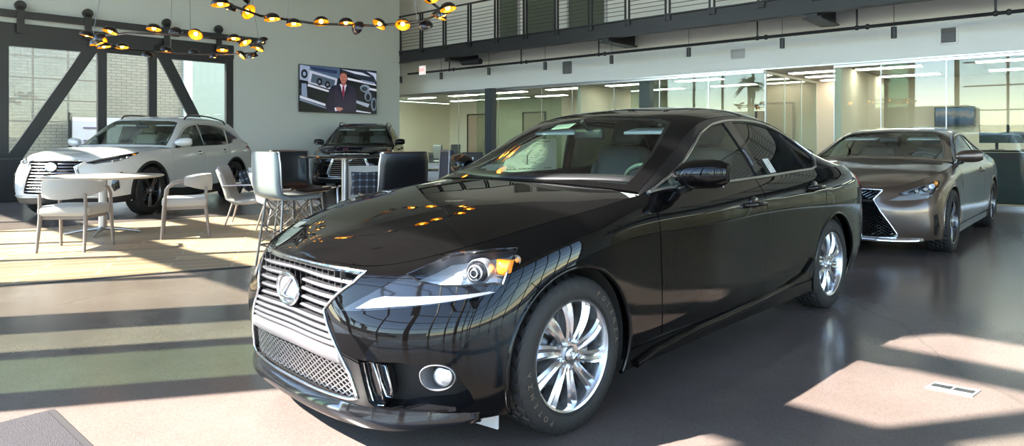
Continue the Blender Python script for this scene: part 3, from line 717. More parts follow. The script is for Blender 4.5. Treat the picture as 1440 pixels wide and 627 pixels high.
    mb.box(((xf+xr)/2,0,.225),(xf-xr-2*S['archr']-.02,2*w2,.05)); mb.box((xf+S['archr']*.5+.05,0,.25),(S['archr']*2+.2,1.0,.05)); mb.box((xr-.2,0,.27),(S['archr']*2+.6,1.0,.05))
    mb.build('floor_pan',M['shell'],root)
    # wheels
    for x,s_ in((xf,1),(xf,-1),(xr,1),(xr,-1)):
        make_wheel(root,x,S['ytrack'],S['R'],S['tw'],S['rim'],S['wheel_mat'],S['spokes'],left=s_>0,text=S.get('text',False) and s_>0 and x==xf,tread=S.get('tread',True))
    # arch lips
    for q in (af[1:-1],ar[1:-1]):
        for s_ in 'LR': car.trim('arch_lip','skirt',q[2:-2],.010,S.get('arch_mat',P),off=-.003,side=s_,n=8)
    # interior
    I=S['interior']
    for y in(.36,-.36):
        seat(root,I['seat_x']-(.12 if y<0 else 0),y,I['mat'],z=I['seat_z'],high=I.get('high',.58),w=.47)
        if I.get('rear',True): seat(root,I['seat_x']-.85,y,I['mat'],z=I['seat_z']+.02,high=.5,w=.56)
    mb=MB(); dx,dz=I['dash']
    rows=[]
    for y in np.linspace(-.70,.70,15):
        e=abs(y)/.70; f=dx-.10*e*e; rows.append([(f,y,dz-.22),(f+.01,y,dz-.06),(f-.18,y,dz+.0),(f-.42,y,dz+.005+(.035 if .18<y<.54 else 0)),(f-.50,y,dz-.03),(f-.52,y,dz-.20),(f-.40,y,dz-.35)])
    mb.sheet(rows); mb.build('dashboard',I.get('dash_mat',M['trim_grey']),root,smooth=50,solid=.01)
    sw=MB(); Rw=Matrix.Translation((dx-.64,.37,dz-.05))@Matrix.Rotation(math.radians(-68),4,'Y')
    sw.tube([Rw@Vector((.18*math.cos(a),.18*math.sin(a),0)) for a in np.linspace(0,2*PI,33)[:-1]],.015,8,True)
    sw.ball((0,0,0),(.06,.07,.03),12,8,None) if False else sw.cyl(Rw@Vector((0,0,-.02)),Rw@Vector((0,0,.02)),.06,16)
    for a in(0,math.radians(150),math.radians(-150)): sw.beam(Rw@Vector((0,0,0)),Rw@Vector((.17*math.sin(a+PI/2),.17*math.cos(a+PI/2),0)),.03,.012)
    sw.build('steering_wheel',M['leather'],root,smooth=50)
    # headliner follows the roof
    kk=S.get('ws_top',2); car.panel('headliner','top',np.array([[tu[kk]+.02,tv[1]*.3],[tu[kr]+.0,tv[1]*.3],[tu[kr]+.0,t.V],[tu[kk]+.02,t.V]]),M['liner'],side='B',off=-.03,flange=0,step=.1)
    for y in(.38,-.38):
        mb=MB(); p=t.at([tu[kk],tv[1]])[0]; rbox(mb,(p[0]-.09,y,p[2]-.055),(.15,.40,.02),.008,Matrix.Rotation(math.radians(10),3,'Y')); mb.build('sun_visor',M['liner'],root,smooth=50)
    p=t.at([tu[kk]-.07,t.V])[0]
    mb=MB(); rbox(mb,(p[0]-.05,0,p[2]-.09),(.035,.23,.065),.015); mb.cyl((p[0]-.04,0,p[2]-.06),(p[0]+.02,0,p[2]-.01),.012,8); mir=mb.build('rear_view_mirror',M['dark'],root,smooth=50)
    mb=MB(); xs=I['seat_x']
    mb.box((xs-.1,.70,.62),(1.9,.04,.50)); mb.box((xs-.1,-.70,.62),(1.9,.04,.50)); mb.build('door_lining',I['mat'],root)
    # door mirrors
    for s_ in(1,-1):
        mx,my,mz=S['mirror']; mb=MB()
        rows=[]
        for i in range(9):
            a=i/8; yy=my-.115+.245*a; hh=.074*(1-abs(2*a-1.05)**3.5*.42); dd=.085*(1-(abs(2*a-.85))**3*.45)
            zc=mz+.012*a
            rows.append([(mx+.055+ (-.02 if math.cos(t)<0 else 0)*0 + dd*max(math.cos(t),-.55)-.05*a, yy*s_, zc+hh*math.sin(t)) for t in np.linspace(0,2*PI,17)[:-1]])
        mb.sheet(rows,close=True); k=16; n0=len(rows)
        mb.add(rows[0],[tuple(range(k))]); mb.add(rows[-1],[tuple(range(k))])
        o=mb.build('door_mirror',S.get('mirror_mat',P),root,smooth=60)
        g_=MB(); rbox(g_,(mx+.004,(my+.01)*s_,mz),(.006,.19,.115),.003); g_.build('mirror_glass',M['chrome'],o,smooth=50)
        st=MB(); st.tube([(mx+.03,(my-.21)*s_,mz-.105),(mx+.04,(my-.15)*s_,mz-.09),(mx+.05,(my-.06)*s_,mz-.055)],[.028,.022,.03],10); st.build('mirror_stalk',S.get('stalk_mat',M['gloss_black']),o,smooth=60)
    # handles
    for x,z in S['handles']:
        uv=sk.loc((x,.9,z),'s'); p=sk.at(uv)[0]
        for s_ in(1,-1):
            mb=MB(); mb.tube([(p[0]+.11,(p[1]-.004)*s_,z),(p[0]+.09,(p[1]+.026)*s_,z+.002),(p[0],(p[1]+.034)*s_,z+.004),(p[0]-.09,(p[1]+.026)*s_,z+.002),(p[0]-.115,(p[1]-.004)*s_,z)],[.012,.016,.019,.016,.012],10)
            h=mb.build('door_handle',P,root,smooth=60)
            mb=MB(); mb.ball((p[0]-.005,(p[1]-.006)*s_,z),(.066,.014,.044),18,8); mb.build('handle_cup',M['gloss_black'],h,smooth=60)
    return sk
def grille_box(car,name,outline_half,depth,m,chrome_r=.007,chrome=True,fan=None):
    """recess behind a front opening; outline_half: (y,z) from centre top round to centre bottom"""
    uv=car.fp(outline_half); uv[0][0]=0; uv[-1][0]=0
    car.panel(name,'skirt',uv,m,side='B',off=-depth,flange=0,step=.06)
    # duct along the outline, not along the centre line
    d=dens(uv,.03,False); n=car.nets['skirt']; P=n.at(d); N=n.nrm(d); mb=MB(); Q=P-N*(depth+.01)
    for q in(1,-1):
        k=len(P); mb.add([(a[0],a[1]*q,a[2]) for a in P]+[(a[0],a[1]*q,a[2]) for a in Q],[(i,i+1,k+i+1,k+i) for i in range(k-1)])
    mb.build('grille_duct',M['dark'],car.root,smooth=50)
    if chrome: car.trim('grille_surround','skirt',uv,chrome_r,M['chrome'],off=.002,side='B',n=8,step=.02)
    return uv
def spindle_w(tab,z):
    t=sorted((b,a) for a,b in tab)
    zs=[a for a,b in t]; ws=[b for a,b in t]; return float(np.interp(z,zs,ws))
def headlamp(car,outline,depth=.07,elements=None,label=None):
    uv=car.ap(outline); n=car.nets['skirt']
    out=[]
    for s_ in 'LR':
        h=car.panel('headlight','skirt',uv,M['lamp_chrome'],side=s_,off=-depth,flange=0,label=label)
        car.duct('headlight_housing','skirt',uv,depth,M['lamp_dark'],side=s_,parent=h)
        car.panel('headlight_lens','skirt',uv,M['lamp_glass'],side=s_,off=.001,flange=0,parent=h)
        if elements:
            for (nm,x,z,r,m,d) in elements:
                p0=n.loc((x,.75,z),'s'); p=n.at(p0)[0]; N=n.nrm(p0)[0]; f=Vector((.92,.38,.02)).normalized(); q=1 if s_=='L' else -1
                c=Vector((p[0]-N[0]*d,p[1]-N[1]*d,p[2]-N[2]*d))
                Rm=f.to_track_quat('Z','Y').to_matrix().to_4x4(); Rm.translation=c
                mb=MB()
                if nm=='projector':
                    mb.lathe([(r*1.0,-.05),(r*1.05,.0),(r*.98,.008),(r*.86,.0),(r*.84,-.01)],28,Rm); mb.mat(1); mb.lathe([(r*.84,-.008),(r*.70,.012),(r*.40,.026),(0.0001,.031)],28,Rm); mb.mat(0); mb.lathe([(r*.60,.012),(r*.63,.026),(r*.55,.028)],28,Rm); mb.lathe([(r*.30,.022),(r*.33,.036),(r*.27,.036)],20,Rm)
                    ms=[M['lamp_chrome'],M['lamp_dark']]
                elif nm=='turn_signal':
                    mb.lathe([(0.0001,.012),(r*.6,.01),(r,-.004),(r,-.03)],4 if r>.028 else 16,Rm@Matrix.Rotation(PI/4,4,'Z')); ms=[m]
                else:
                    mb.lathe([(0.0001,-.02),(r*.5,-.014),(r*.9,.002),(r,.004),(r*1.06,-.03)],22,Rm); ms=[m]
                mb.V=[(a,b*q,c_) for a,b,c_ in mb.V]
                mb.build(nm,ms,h,smooth=50)
        out.append(h)
    return out
def build_is():
    root=empty('sedan',(-.449,3.307,0),PI+.801,'glossy black four-door sedan with hooked chrome-edged grille in front','car')
    car=Car(root,.035)
    T=IS_TOP
    trunk=[[(-3.12,.76,1.0),(-3.14,.55,1.03),(-3.16,.28,1.045),(-3.17,0,1.05)],
           [(-3.30,.742,1.0),(-3.30,.55,1.025),(-3.32,.28,1.04),(-3.33,0,1.045)],
           [(-3.54,.68,.995),(-3.55,.50,1.018),(-3.56,.25,1.03),(-3.57,0,1.035)],
           [(-3.69,.47,.995),(-3.695,.34,1.008),(-3.70,.17,1.015),(-3.70,0,1.018)],
           [(-3.745,.10,1.0),(-3.745,.07,1.002),(-3.745,.03,1.003),(-3.745,0,1.003)]]
    sp=[(math.radians(18+36*i),.0185,.033,.10,.052) for i in range(10)]
    S=dict(paint=M['black_paint'],skirt=IS_SKIRT,hood=IS_HOOD,top=IS_TOP,trunk=trunk,p0=IS_P0,axf=(.015,.318),axr=(-2.79,.318),archr=.362,R=.317,tw=.225,rim=.229,ytrack=.765,
      headlight=IS_PTS['headlight'],
      front_holes=[[(0,.698),(.15,.698),(.33,.697),(.415,.692),(.395,.655),(.339,.606),(.287,.545),(.312,.498),(.370,.413),(.421,.327),(.447,.236),(.40,.224),(.2,.216),(0,.214)]],
      side_holes=[IS_PTS['fog_recess']],
      cut_front=[(-.600,.92),(-.600,.82),(-.604,.50),(-.605,.275)],cut_mid=[(-1.733,.965),(-1.733,.68),(-1.70,.45),(-1.675,.275)],
      cut_rear=[(-2.66,.985),(-2.62,.80),(-2.54,.62),(-2.40,.40),(-2.36,.275)],sill_z=.262,
      bumper_cut=[(.52,.62,.75),(.45,.74,.705),(.372,.827,.657),(.262,.86,.648),(.20,.87,.60)],
      rear_cut=(-3.42,.9,.62),tail_light=[(-3.42,.83,.93),(-3.55,.77,.955),(-3.66,.60,.955),(-3.72,.45,.93),(-3.74,.45,.83),(-3.66,.68,.80),(-3.60,.78,.62),(-3.56,.78,.62),(-3.54,.80,.80),(-3.44,.85,.85)],
      windows=[[(-.70,.955),(-1.07,1.085),(-1.33,1.215),(-1.52,1.275),(-1.665,1.298),(-1.72,1.298),(-1.80,.982),(-1.40,.968),(-1.0,.955)],
               [(-1.86,.985),(-1.775,1.305),(-2.03,1.305),(-2.25,1.285),(-2.46,1.245),(-2.545,1.0),(-2.2,.99)],
               [(-2.58,1.003),(-2.50,1.232),(-2.64,1.19),(-2.76,1.125),(-2.80,1.09),(-2.76,1.045),(-2.68,1.012)]],
      pillar=[(-1.67,1.31),(-1.78,1.31),(-1.86,.98),(-1.78,.975)],
      chrome=[[(-.62,.945),(-.78,.99),(-1.08,1.10),(-1.34,1.232),(-1.53,1.29),(-1.72,1.315),(-2.03,1.318),(-2.27,1.30),(-2.5,1.25),(-2.68,1.19),(-2.79,1.125),(-2.835,1.09)],
              [(-.62,.942),(-1.0,.945),(-1.6,.963),(-2.2,.98),(-2.62,.992),(-2.72,1.005),(-2.80,1.05),(-2.835,1.09)]],
      spokes=dict(spokes=sp,valley=.006),wheel_mat=[M['alloy']],text=True,front_glass='clear_side',mirror=(-.92,.93,1.02),handles=[(-1.57,.825),(-2.46,.875)],
      interior=dict(mat=M['leather'],seat_x=-1.45,seat_z=.50,dash=(-.62,.93),dash_mat=M['trim_grey'],high=.64))
    sk=body(car,S)
    tab=[(.700,.410),(.692,.405),(.655,.39),(.606,.339),(.545,.287),(.498,.312),(.413,.370),(.327,.421),(.232,.447)]
    tab=[(b,a) for a,b in tab]
    uv=grille_box(car,'grille',S['front_holes'][0],.075,M['shell'],.006)
    gr=[o for o in root.children if o.name.startswith('grille') and not o.name.startswith('grille_')][0]
    w=lambda z:float(np.interp(z,[a for b,a in sorted(tab,key=lambda q:q[1])],[b for b,a in sorted(tab,key=lambda q:q[1])]))
    # upper bars, interrupted by the badge
    for i,z in enumerate((.662,.630,.598,.566,.534)):
        ww=w(z)-.012; dip=lambda y,z=z: z-.012*(y/.35)**2
        for ys in (((.088,ww),(-.088,-ww)) if abs(z-.583)<.055 else ((-ww,ww),)):
            mb=MB(); car.bar(mb,ys,z,.0145,.035,.012,zf=dip); mb.build('grille_bar',M['grille_bar'],gr,smooth=40)
    for i,z in enumerate((.504,.478,.453,.430)):
        mb=MB(); ww=w(z)-.006; car.bar(mb,(-ww,ww),z,.017,.04,.002,zf=lambda y,z=z: z-.006*(y/.35)**2); mb.build('grille_bar',M['grille_bar'],gr,smooth=40)
    mb=MB()
    for y in np.linspace(-.33,.33,15): mb.beam((.75,y,.69),(.74,y,.50),.006,.02)
    mb.build('grille_rib',M['dark'],gr)
    # chrome strip under the hood edge
    mb=MB(); car.bar(mb,(-.40,.40),.692,.012,.03,-.004,zf=lambda y: .692-.004*(y/.37)**2); mb.build('grille_top_trim',M['chrome'],gr,smooth=40)
    # silver-grey cross beam
    mb=MB(); rows=[]
    for y in np.linspace(-.395,.395,21):
        n=car.nets['skirt']; R=[]
        for dz,df in((.032,.03),(.030,.0),(.012,-.006),(-.02,-.002),(-.034,.012),(-.036,.05)):
            yy=min(abs(y),w(.385+dz)+.005); z=.385+dz-.01*(y/.4)**2; p=n.at(n.loc((.8,yy,z),'f'))[0]; R.append((p[0]-df,math.copysign(yy,y),z))
        rows.append(R)
    mb.sheet(rows); mb.build('number_plate_beam',M['beam_grey'],gr,smooth=60,solid=.004)
    # woven lower mesh: two crossing families of wires
    mb=MB(); n=car.nets['skirt']; cw,ch=.038,.0235
    def mp(y,z,o): 
        p=n.at(n.loc((.8,abs(y),max(z,.17)),'f'))[0]; return Vector((p[0]-.022-o,y,z))
    import functools
    cache={}
    def mpp(y,z):
        k=(round(y,4),round(z,4))
        if k not in cache: cache[k]=mp(y,z,0)
        return cache[k]
    rows_z=[.226+ch*.5*i for i in range(12)]
    for i,z in enumerate(rows_z):
        if z>.345: break
        for j in range(-16,17):
            y=(j+(.5 if i%2 else 0))*cw; ww=w(z)-.004
            if abs(y)>ww: continue
            for dy in(-cw*.5,cw*.5):
                y2,z2=y+dy,z+ch*.5
                if abs(y2)>w(z2)-.004 or z2>.352: continue
                a,b=mpp(y,z),mpp(y2,z2); m_=(a+b)/2
                a2=a+(b-a)*.18; b2=b-(b-a)*.18
                mb.beam(a,b,.0056,.013,up=(1,0,0)); 
    mb.build('grille_mesh',M['satin'],gr)
    # badge
    p=n.at(n.loc((.8,0,.583),'f'))[0]
    emblem(gr,(p[0]+.004,0,.583),.088,.062,M['chrome'],back=M['beam_grey'])
    # lower lip
    mb=MB(); rows=[]
    for y in np.linspace(-.80,.80,57):
        a=abs(y); p=n.at(n.loc((.8,a,.20),'f'))[0]; x=p[0]; y=math.copysign(p[1],y); t=min(1,a/.5); f_=max(0,(a-.58)/.22); g_=1-f_*f_; k_=.026*f_
        up=.212
        rows.append([(x-.02,y,up),(x+.004*g_,y,up-.004),(x+(.026-.012*t)*g_,y,.172+k_*.8),(x+(.028-.014*t)*g_,y,.150+k_),(x+.010*g_-.004*f_,y,.136+k_),(x-.12+.06*f_,y*(1-.05*f_),.140+k_)])
    mb.sheet(rows); mb.build('front_lip',M['gloss_black'],root,smooth=60,solid=.004)
    headlamp(car,IS_PTS['headlight'],.055,[('projector',.432,.712,.047,None,.028),('turn_signal',.350,.712,.044,M['amber'],.010),('lamp',.30,.735,.024,M['lamp_chrome'],.012),('turn_signal',.292,.735,.013,M['amber'],.004),('lamp',.50,.69,.020,M['lamp_chrome'],.02)])
    for s_ in 'LR':
        hsur=car.panel('lamp_surround','skirt',car.ap(IS_PTS['surround']),M['gloss_black'],side=s_,off=.002,flange=.0)
        car.panel('daytime_light','skirt',car.ap(IS_PTS['drl']),M['drl'],side=s_,off=.005,flange=.004)
        # dark edge of the lamp cluster
        car.trim('headlight_seal','skirt',car.ap(IS_PTS['headlight']),.0035,M['gloss_black'],off=.002,closed=True,side=s_)
        uvf=car.ap(IS_PTS['fog_recess']); d=car.panel('fog_light_recess','skirt',uvf,M['dark'],side=s_,off=-.09,flange=0)
        car.duct('recess_wall','skirt',uvf,.092,M['gloss_black'],side=s_,parent=d)
        q=1 if s_=='L' else -1
        b=[Vector(v) for v in IS_PTS['bezel']]; k_=len(b); b=[.5*((2*b[i])+(b[(i+1)%k_]-b[i-1])*t+(2*b[i-1]-5*b[i]+4*b[(i+1)%k_]-b[(i+2)%k_])*t*t+(3*b[i]-b[i-1]-3*b[(i+1)%k_]+b[(i+2)%k_])*t**3) for i in range(k_) for t in(0,.25,.5,.75)]; c=sum(b,Vector())/len(b); f=Vector((.80,.60,.0)).normalized()
        mb=MB(); k=len(b); rows=[[v+f*.004 for v in b],[c+(v-c)*.95+f*.006 for v in b],[c+(v-c)*.84-f*.01 for v in b],[c+(v-c)*.74+Vector((-.0,.012,0))-f*.05 for v in b],[c+(v-c)*.60+Vector((-.0,.014,0))-f*.06 for v in b]]
        rows[0]=[v-f*.07 for v in b]; rows.insert(1,[v+f*.004 for v in b])
        mb.sheet(rows,close=True); mb.V=[(a,e*q,g) for a,e,g in mb.V]; bz=mb.build('fog_light_bezel',M['beam_grey'],d,smooth=50)
        lc=c+Vector((-.012,.018,-.0)); Rm=f.to_track_quat('Z','Y').to_matrix().to_4x4(); Rm.translation=lc-f*.012
        mb=MB(); mb.lathe([(.036,-.05),(.037,.0),(.031,.003),(.022,.008),(.010,.012),(.0001,.013)],24,Rm); mb.V=[(a,e*q,g) for a,e,g in mb.V]; mb.build('fog_light',M['lamp_chrome'],d,smooth=50)
        mb=MB(); mb.lathe([(.0375,-.02),(.039,.004),(.035,.005)],24,Rm); mb.V=[(a,e*q,g) for a,e,g in mb.V]; mb.build('fog_light_ring',M['dark'],d,smooth=50)
        for key in('fin1','fin2'):
            fv=[Vector(v) for v in IS_PTS[key]]; 
            mb=MB(); k=len(fv); ff=Vector((.85,.5,0)).normalized(); mb.add([v-ff*.03 for v in fv]+[v-ff*.075 for v in fv],[tuple(range(k)),tuple(reversed(range(k,2*k)))]+[(i,(i+1)%k,k+(i+1)%k,k+i) for i in range(k)])
            mb.V=[(a,e*q,g) for a,e,g in mb.V]; fo=mb.build('intake_fin',M['gloss_black'],d)
            mb=MB(); mb.tube([v-ff*.022 for v in fv],.0035,6,True); mb.V=[(a,e*q,g) for a,e,g in mb.V]; mb.build('fin_trim',M['chrome'],fo,smooth=60)
        mb=MB(); mb.box((.33,.66*q,.125),(.012,.16,.11),Matrix.Rotation(math.radians(10*q),3,'Z')); mb.build('air_deflector',M['pale_plastic'],root,bevel=.004)
        # lower blade under the fog recess
    # stickers and papers
    t=car.nets['top']; uvs=t.locs([(-1.085,.10,1.29),(-1.06,.10,1.255),(-1.04,-.075,1.255),(-1.065,-.075,1.29)],'t')
    c=t.at(t.loc((-1.03,-.08,1.27),'t'))[0]; N=t.nrm(t.loc((-1.03,-.08,1.27),'t'))[0]
    st=car.panel('windshield_sticker','top',t.locs([(-1.05,-.02,0),(-1.105,-.02,0),(-1.10,-.17,0),(-1.045,-.17,0)],'t'),M['paper'],side='L',off=-.008,flange=0,label='white paper sticker') if False else None
    mb=MB()
    def tp(x,y,o): 
        uv_=t.loc((x,abs(y),1.2),'t'); return Vector(t.at(uv_)[0]*np.array([1,math.copysign(1,y) if y else 1,1]))-Vector(t.nrm(uv_)[0])*o
    a=[tp(-1.0,-.05,.012),tp(-1.065,-.05,.012),tp(-1.065,-.20,.012),tp(-1.0,-.20,.012)]
    mb.add(a,[(0,1,2,3)]); s1=mb.build('windshield_sticker',M['paper'],root,solid=.002)
    mb=MB()
    for i in range(3):
        for j in range(9):
            x=-1.014-.016*i; y=-.062-.0148*j; mb.add([tp(x,y,.0095),tp(x-.007,y,.0095),tp(x-.007,y-.008,.0095),tp(x,y-.008,.0095)],[(0,1,2,3)])
    mb.build('printed_lines',M['exit_red'] if False else M['ink'],s1)
    # price sheet standing inside the far front window
    def wpn(x,z,o,q): 
        uv_=car.nets['side'].loc((x,.7,z),'s'); p_=car.nets['side'].at(uv_)[0]; return Vector((p_[0],(p_[1]-o)*q,p_[2]))
    mb=MB(); pp=[(-1.10,1.08),(-1.18,1.15),(-1.30,1.195),(-1.55,1.21),(-1.68,.975),(-1.10,.965)]
    mb.add([wpn(x,z,.03,-1) for x,z in pp],[tuple(range(len(pp)))]); s2=mb.build('window_price_sheet',M['paper'],root,solid=.002)
    mb=MB(); rr=random.Random(3)
    for i in range(13):
        z=.985+i*.0165; x=-1.14
        while x>-1.58+ (z-.985)*.5:
            L=rr.uniform(.01,.05)
            if z<1.06+(-x-1.1)*.75 and rr.random()<.62: mb.add([wpn(x,z,.034,-1),wpn(x-L,z,.034,-1),wpn(x-L,z+.006,.034,-1),wpn(x,z+.006,.034,-1)],[(0,1,2,3)])
            x-=L+.008
    mb.box(wpn(-1.30,1.09,.034,-1),(.008,.002,.13)); mb.build('printed_lines',M['ink'],s2)
    mb=MB(); pp=[(-2.035,1.05),(-1.955,1.052),(-1.965,.995),(-2.05,.993)]; pp=[(-1.93,1.075),(-2.01,1.078),(-2.045,.99),(-1.965,.988)]
    mb.add([wpn(x,z,-.003,1) for x,z in pp],[tuple(range(4))]); s3=mb.build('window_sticker',M['paper'],root,solid=.0015)
    mb=MB()
    for i in range(5):
        z=1.06-.014*i; x=-1.945-.006*i; mb.add([wpn(x,z,-.0045,1),wpn(x-.05,z,-.0045,1),wpn(x-.05,z+.004,-.0045,1),wpn(x,z+.004,-.0045,1)],[(0,1,2,3)])
    mb.build('printed_lines',M['ink'],s3)
    mb=MB(); rows=[]
    for y in np.linspace(-.70,.70,25):
        q_=tp(-.49+.0-.19*(abs(y)/.7)**2.2,y,.0); rows.append([(q_[0]+.055,y,q_[2]-.028),(q_[0]+.02,y,q_[2]-.016),(q_[0]-.02,y,q_[2]-.004)])
    mb.sheet(rows); mb.build('cowl',M['dark'],root,smooth=60,solid=.006)
    for s_ in 'LR': car.trim('sill_blade','skirt',car.sp([(-.40,.185),(-.55,.215),(-.9,.235),(-1.5,.25),(-2.0,.275),(-2.25,.32),(-2.38,.40)]),.020,M['black_paint'],off=.004,side=s_,n=10)
    return root
def double_spokes(n=5,w0=.012,w1=.016,gap=.17,r0=.055):
    out=[]
    for i in range(n):
        a=2*PI*i/n+.25
        out+= [(a-gap,w0,w1,.06,r0),(a+gap,w0,w1,-.06,r0)]
    return dict(spokes=out,valley=.003)
def build_rx(loc,rz,paint,label,dark=False,roof_rails=True):
    root=empty('suv',loc,rz,label,'car')
    car=Car(root,.06)
    trunk=[[(-3.60,.775,1.13),(-3.62,.55,1.137),(-3.64,.28,1.14),(-3.64,0,1.14)],
           [(-3.66,.68,1.13),(-3.68,.50,1.135),(-3.70,.25,1.138),(-3.70,0,1.138)],
           [(-3.75,.52,1.13),(-3.75,.40,1.133),(-3.76,.20,1.134),(-3.76,0,1.134)],
           [(-3.79,.10,1.13),(-3.79,.07,1.13),(-3.79,.03,1.13),(-3.79,0,1.13)]]
    light=[(.86,.45,.862),(.80,.55,.838),(.72,.62,.848),(.53,.78,.885),(.20,.84,.995),(.18,.82,1.0),(.30,.80,.985),(.56,.68,.935),(.70,.58,.905)]
    gr=[(0,.895),(.25,.893),(.41,.888),(.43,.875),(.37,.83),(.33,.80),(.345,.76),(.40,.62),(.455,.44),(.46,.395),(.40,.385),(0,.38)]
    S=dict(paint=paint,skirt=RX_SKIRT,hood=RX_HOOD,top=RX_TOP,trunk=trunk,p0=RX_P0,axf=(0,.395),axr=(-2.79,.395),archr=.435,R=.385,tw=.235,rim=.265,ytrack=.82,
      headlight=light,front_holes=[gr],cut_front=[(-.62,1.06),(-.60,.85),(-.58,.60),(-.58,.39)],cut_mid=[(-1.68,1.085),(-1.68,.85),(-1.66,.60),(-1.62,.39)],
      cut_rear=[(-2.62,1.12),(-2.55,.93),(-2.42,.72),(-2.30,.50),(-2.25,.39)],sill_z=.36,
      bumper_cut=[(.62,.68,.955),(.50,.78,.90),(.42,.86,.82),(.33,.91,.74),(.25,.93,.70)],
      rear_cut=(-3.40,.93,.72),tail_light=[(-3.32,.91,1.07),(-3.45,.87,1.10),(-3.62,.77,1.11),(-3.75,.55,1.10),(-3.78,.52,1.03),(-3.72,.72,.98),(-3.62,.84,.96),(-3.45,.90,1.02)],
      windows=[[(-.80,1.085),(-1.05,1.255),(-1.30,1.405),(-1.50,1.465),(-1.72,1.492),(-1.74,1.10),(-1.3,1.09)],
               [(-1.80,1.105),(-1.78,1.497),(-2.0,1.502),(-2.3,1.492),(-2.58,1.455),(-2.72,1.425),(-2.60,1.125),(-2.2,1.11)],
               [(-2.65,1.13),(-2.77,1.41),(-2.95,1.36),(-3.20,1.265),(-3.12,1.24),(-2.92,1.22),(-2.80,1.15)]],
      pillar=[(-1.725,1.50),(-1.785,1.50),(-1.81,1.10),(-1.74,1.10)],frame_mat=paint,
      chrome=[[(-.72,1.07),(-.86,1.16),(-1.05,1.285),(-1.30,1.435),(-1.50,1.495),(-1.75,1.52),(-2.0,1.527),(-2.3,1.515),(-2.6,1.475),(-2.95,1.385),(-3.25,1.27)],
              [(-.72,1.068),(-1.3,1.078),(-2.0,1.095),(-2.6,1.112),(-2.80,1.13),(-2.90,1.20),(-3.10,1.225),(-3.25,1.268)]],
      spokes=double_spokes(),wheel_mat=[M['dark_alloy']],tread=True,mirror=(-.86,.985,1.16),handles=[(-1.48,.965),(-2.38,.985)],
      sill_mat=M['dark'],arch_mat=M['dark'],
      interior=dict(mat=M['leather'] if dark else M['leather_light'],seat_x=-1.40,seat_z=.72,dash=(-.62,1.06),high=.55))
    sk=body(car,S); n=car.nets['skirt']
    grille_box(car,'grille',gr,.08,M['shell'],.010)
    g=[o for o in root.children if o.name.split('.')[0]=='grille'][0]
    tab=sorted((b,a) for a,b in gr[2:-2]); w=lambda z:float(np.interp(z,[a for a,b in tab],[b for a,b in tab]))
    for i in range(10):
        z=.43+.046*i; ww=w(z)-.012
        for ys in (((.09,ww),(-.09,-ww)) if .72<z<.87 else ((-ww,ww),)):
            mb=MB(); car.bar(mb,ys,z,.017,.04,.010); mb.build('grille_bar',M['grille_bar'] if not dark else M['satin'],g,smooth=40)
    p=n.at(n.loc((.9,0,.80),'f'))[0]; emblem(g,(p[0]+.006,0,.80),.085,.060,M['chrome'],back=M['lamp_chrome'])
    # inner chrome blades beside the grille waist
    for s_ in 'LR': car.trim('grille_blade','skirt',car.fp([(.40,.835),(.36,.80),(.375,.755),(.43,.62),(.485,.44)]),.012,M['chrome'],off=.004,side=s_)
    headlamp(car,light,.06,[('projector',.52,.90,.036,None,.025),('projector',.42,.93,.030,None,.02),('projector',.63,.875,.030,None,.02),('turn_signal',.30,.965,.035,M['amber'],.012)])
    for s_ in 'LR':
        car.trim('headlight_seal','skirt',car.ap(light),.006,M['gloss_black'],off=.001,closed=True,side=s_)
        fr=[(.70,.77,.66),(.60,.835,.71),(.58,.85,.695),(.66,.80,.63),(.64,.82,.47),(.70,.78,.42),(.73,.755,.50)]
        fg=car.panel('fog_light_recess','skirt',car.ap(fr),M['gloss_black'],side=s_,off=.003,flange=.01)
        car.trim('fog_trim','skirt',car.ap([(.70,.77,.655),(.60,.835,.705),(.60,.84,.69),(.655,.805,.62),(.64,.82,.47),(.70,.78,.425)]),.008,M['gloss_black'],off=.01,side=s_,parent=fg)
    # dark lower cladding and a satin skid edge
    U=n.U
    car.panel('lower_cladding','skirt',np.array([[0,0],[0,n.loc((.96,0,.335),'f')[1]],[n.loc((.72,.74,.34),'a')[0],n.loc((.72,.74,.33),'a')[1]],[n.loc((.47,.9,.36),'s')[0],n.loc((.47,.9,.36),'s')[1]],[n.loc((.47,.9,.36),'s')[0],0]]),M['dark'],side='B',off=.004,flange=.02)
    car.trim('skid_edge','skirt',car.fp([(0,.35),(.3,.35),(.52,.352),(.70,.36)]),.012,M['satin'],off=.008,side='B')
    for a in((0,.395),(-2.79,.395)):
        uo=car.sp([(a[0]+.475*math.cos(math.radians(t)),a[1]+.475*math.sin(math.radians(t))) for t in range(-15,196,6)]); ui=car.sp([(a[0]+.437*math.cos(math.radians(t)),a[1]+.437*math.sin(math.radians(t))) for t in range(195,-16,-6)])
        car.both('arch_cladding','skirt',np.concatenate([uo,ui]),M['dark'] if not dark else M['gloss_black'],off=.006,flange=.02)
    if roof_rails:
        t=car.nets['top']
        for s_ in(1,-1):
            mb=MB(); P=[]
            xs=[-1.50,-1.58,-1.8,-2.1,-2.4,-2.7,-2.92,-3.0]
            for i,x in enumerate(xs):
                q=t.at(t.loc((x,.60,1.6),'t'))[0]; P.append((x,.60*s_,q[2]+(.0 if i in(0,len(xs)-1) else .062)))
            mb.tube(P,.015,8); mb.build('roof_rail',M['gloss_black'],root,smooth=50)
    return root
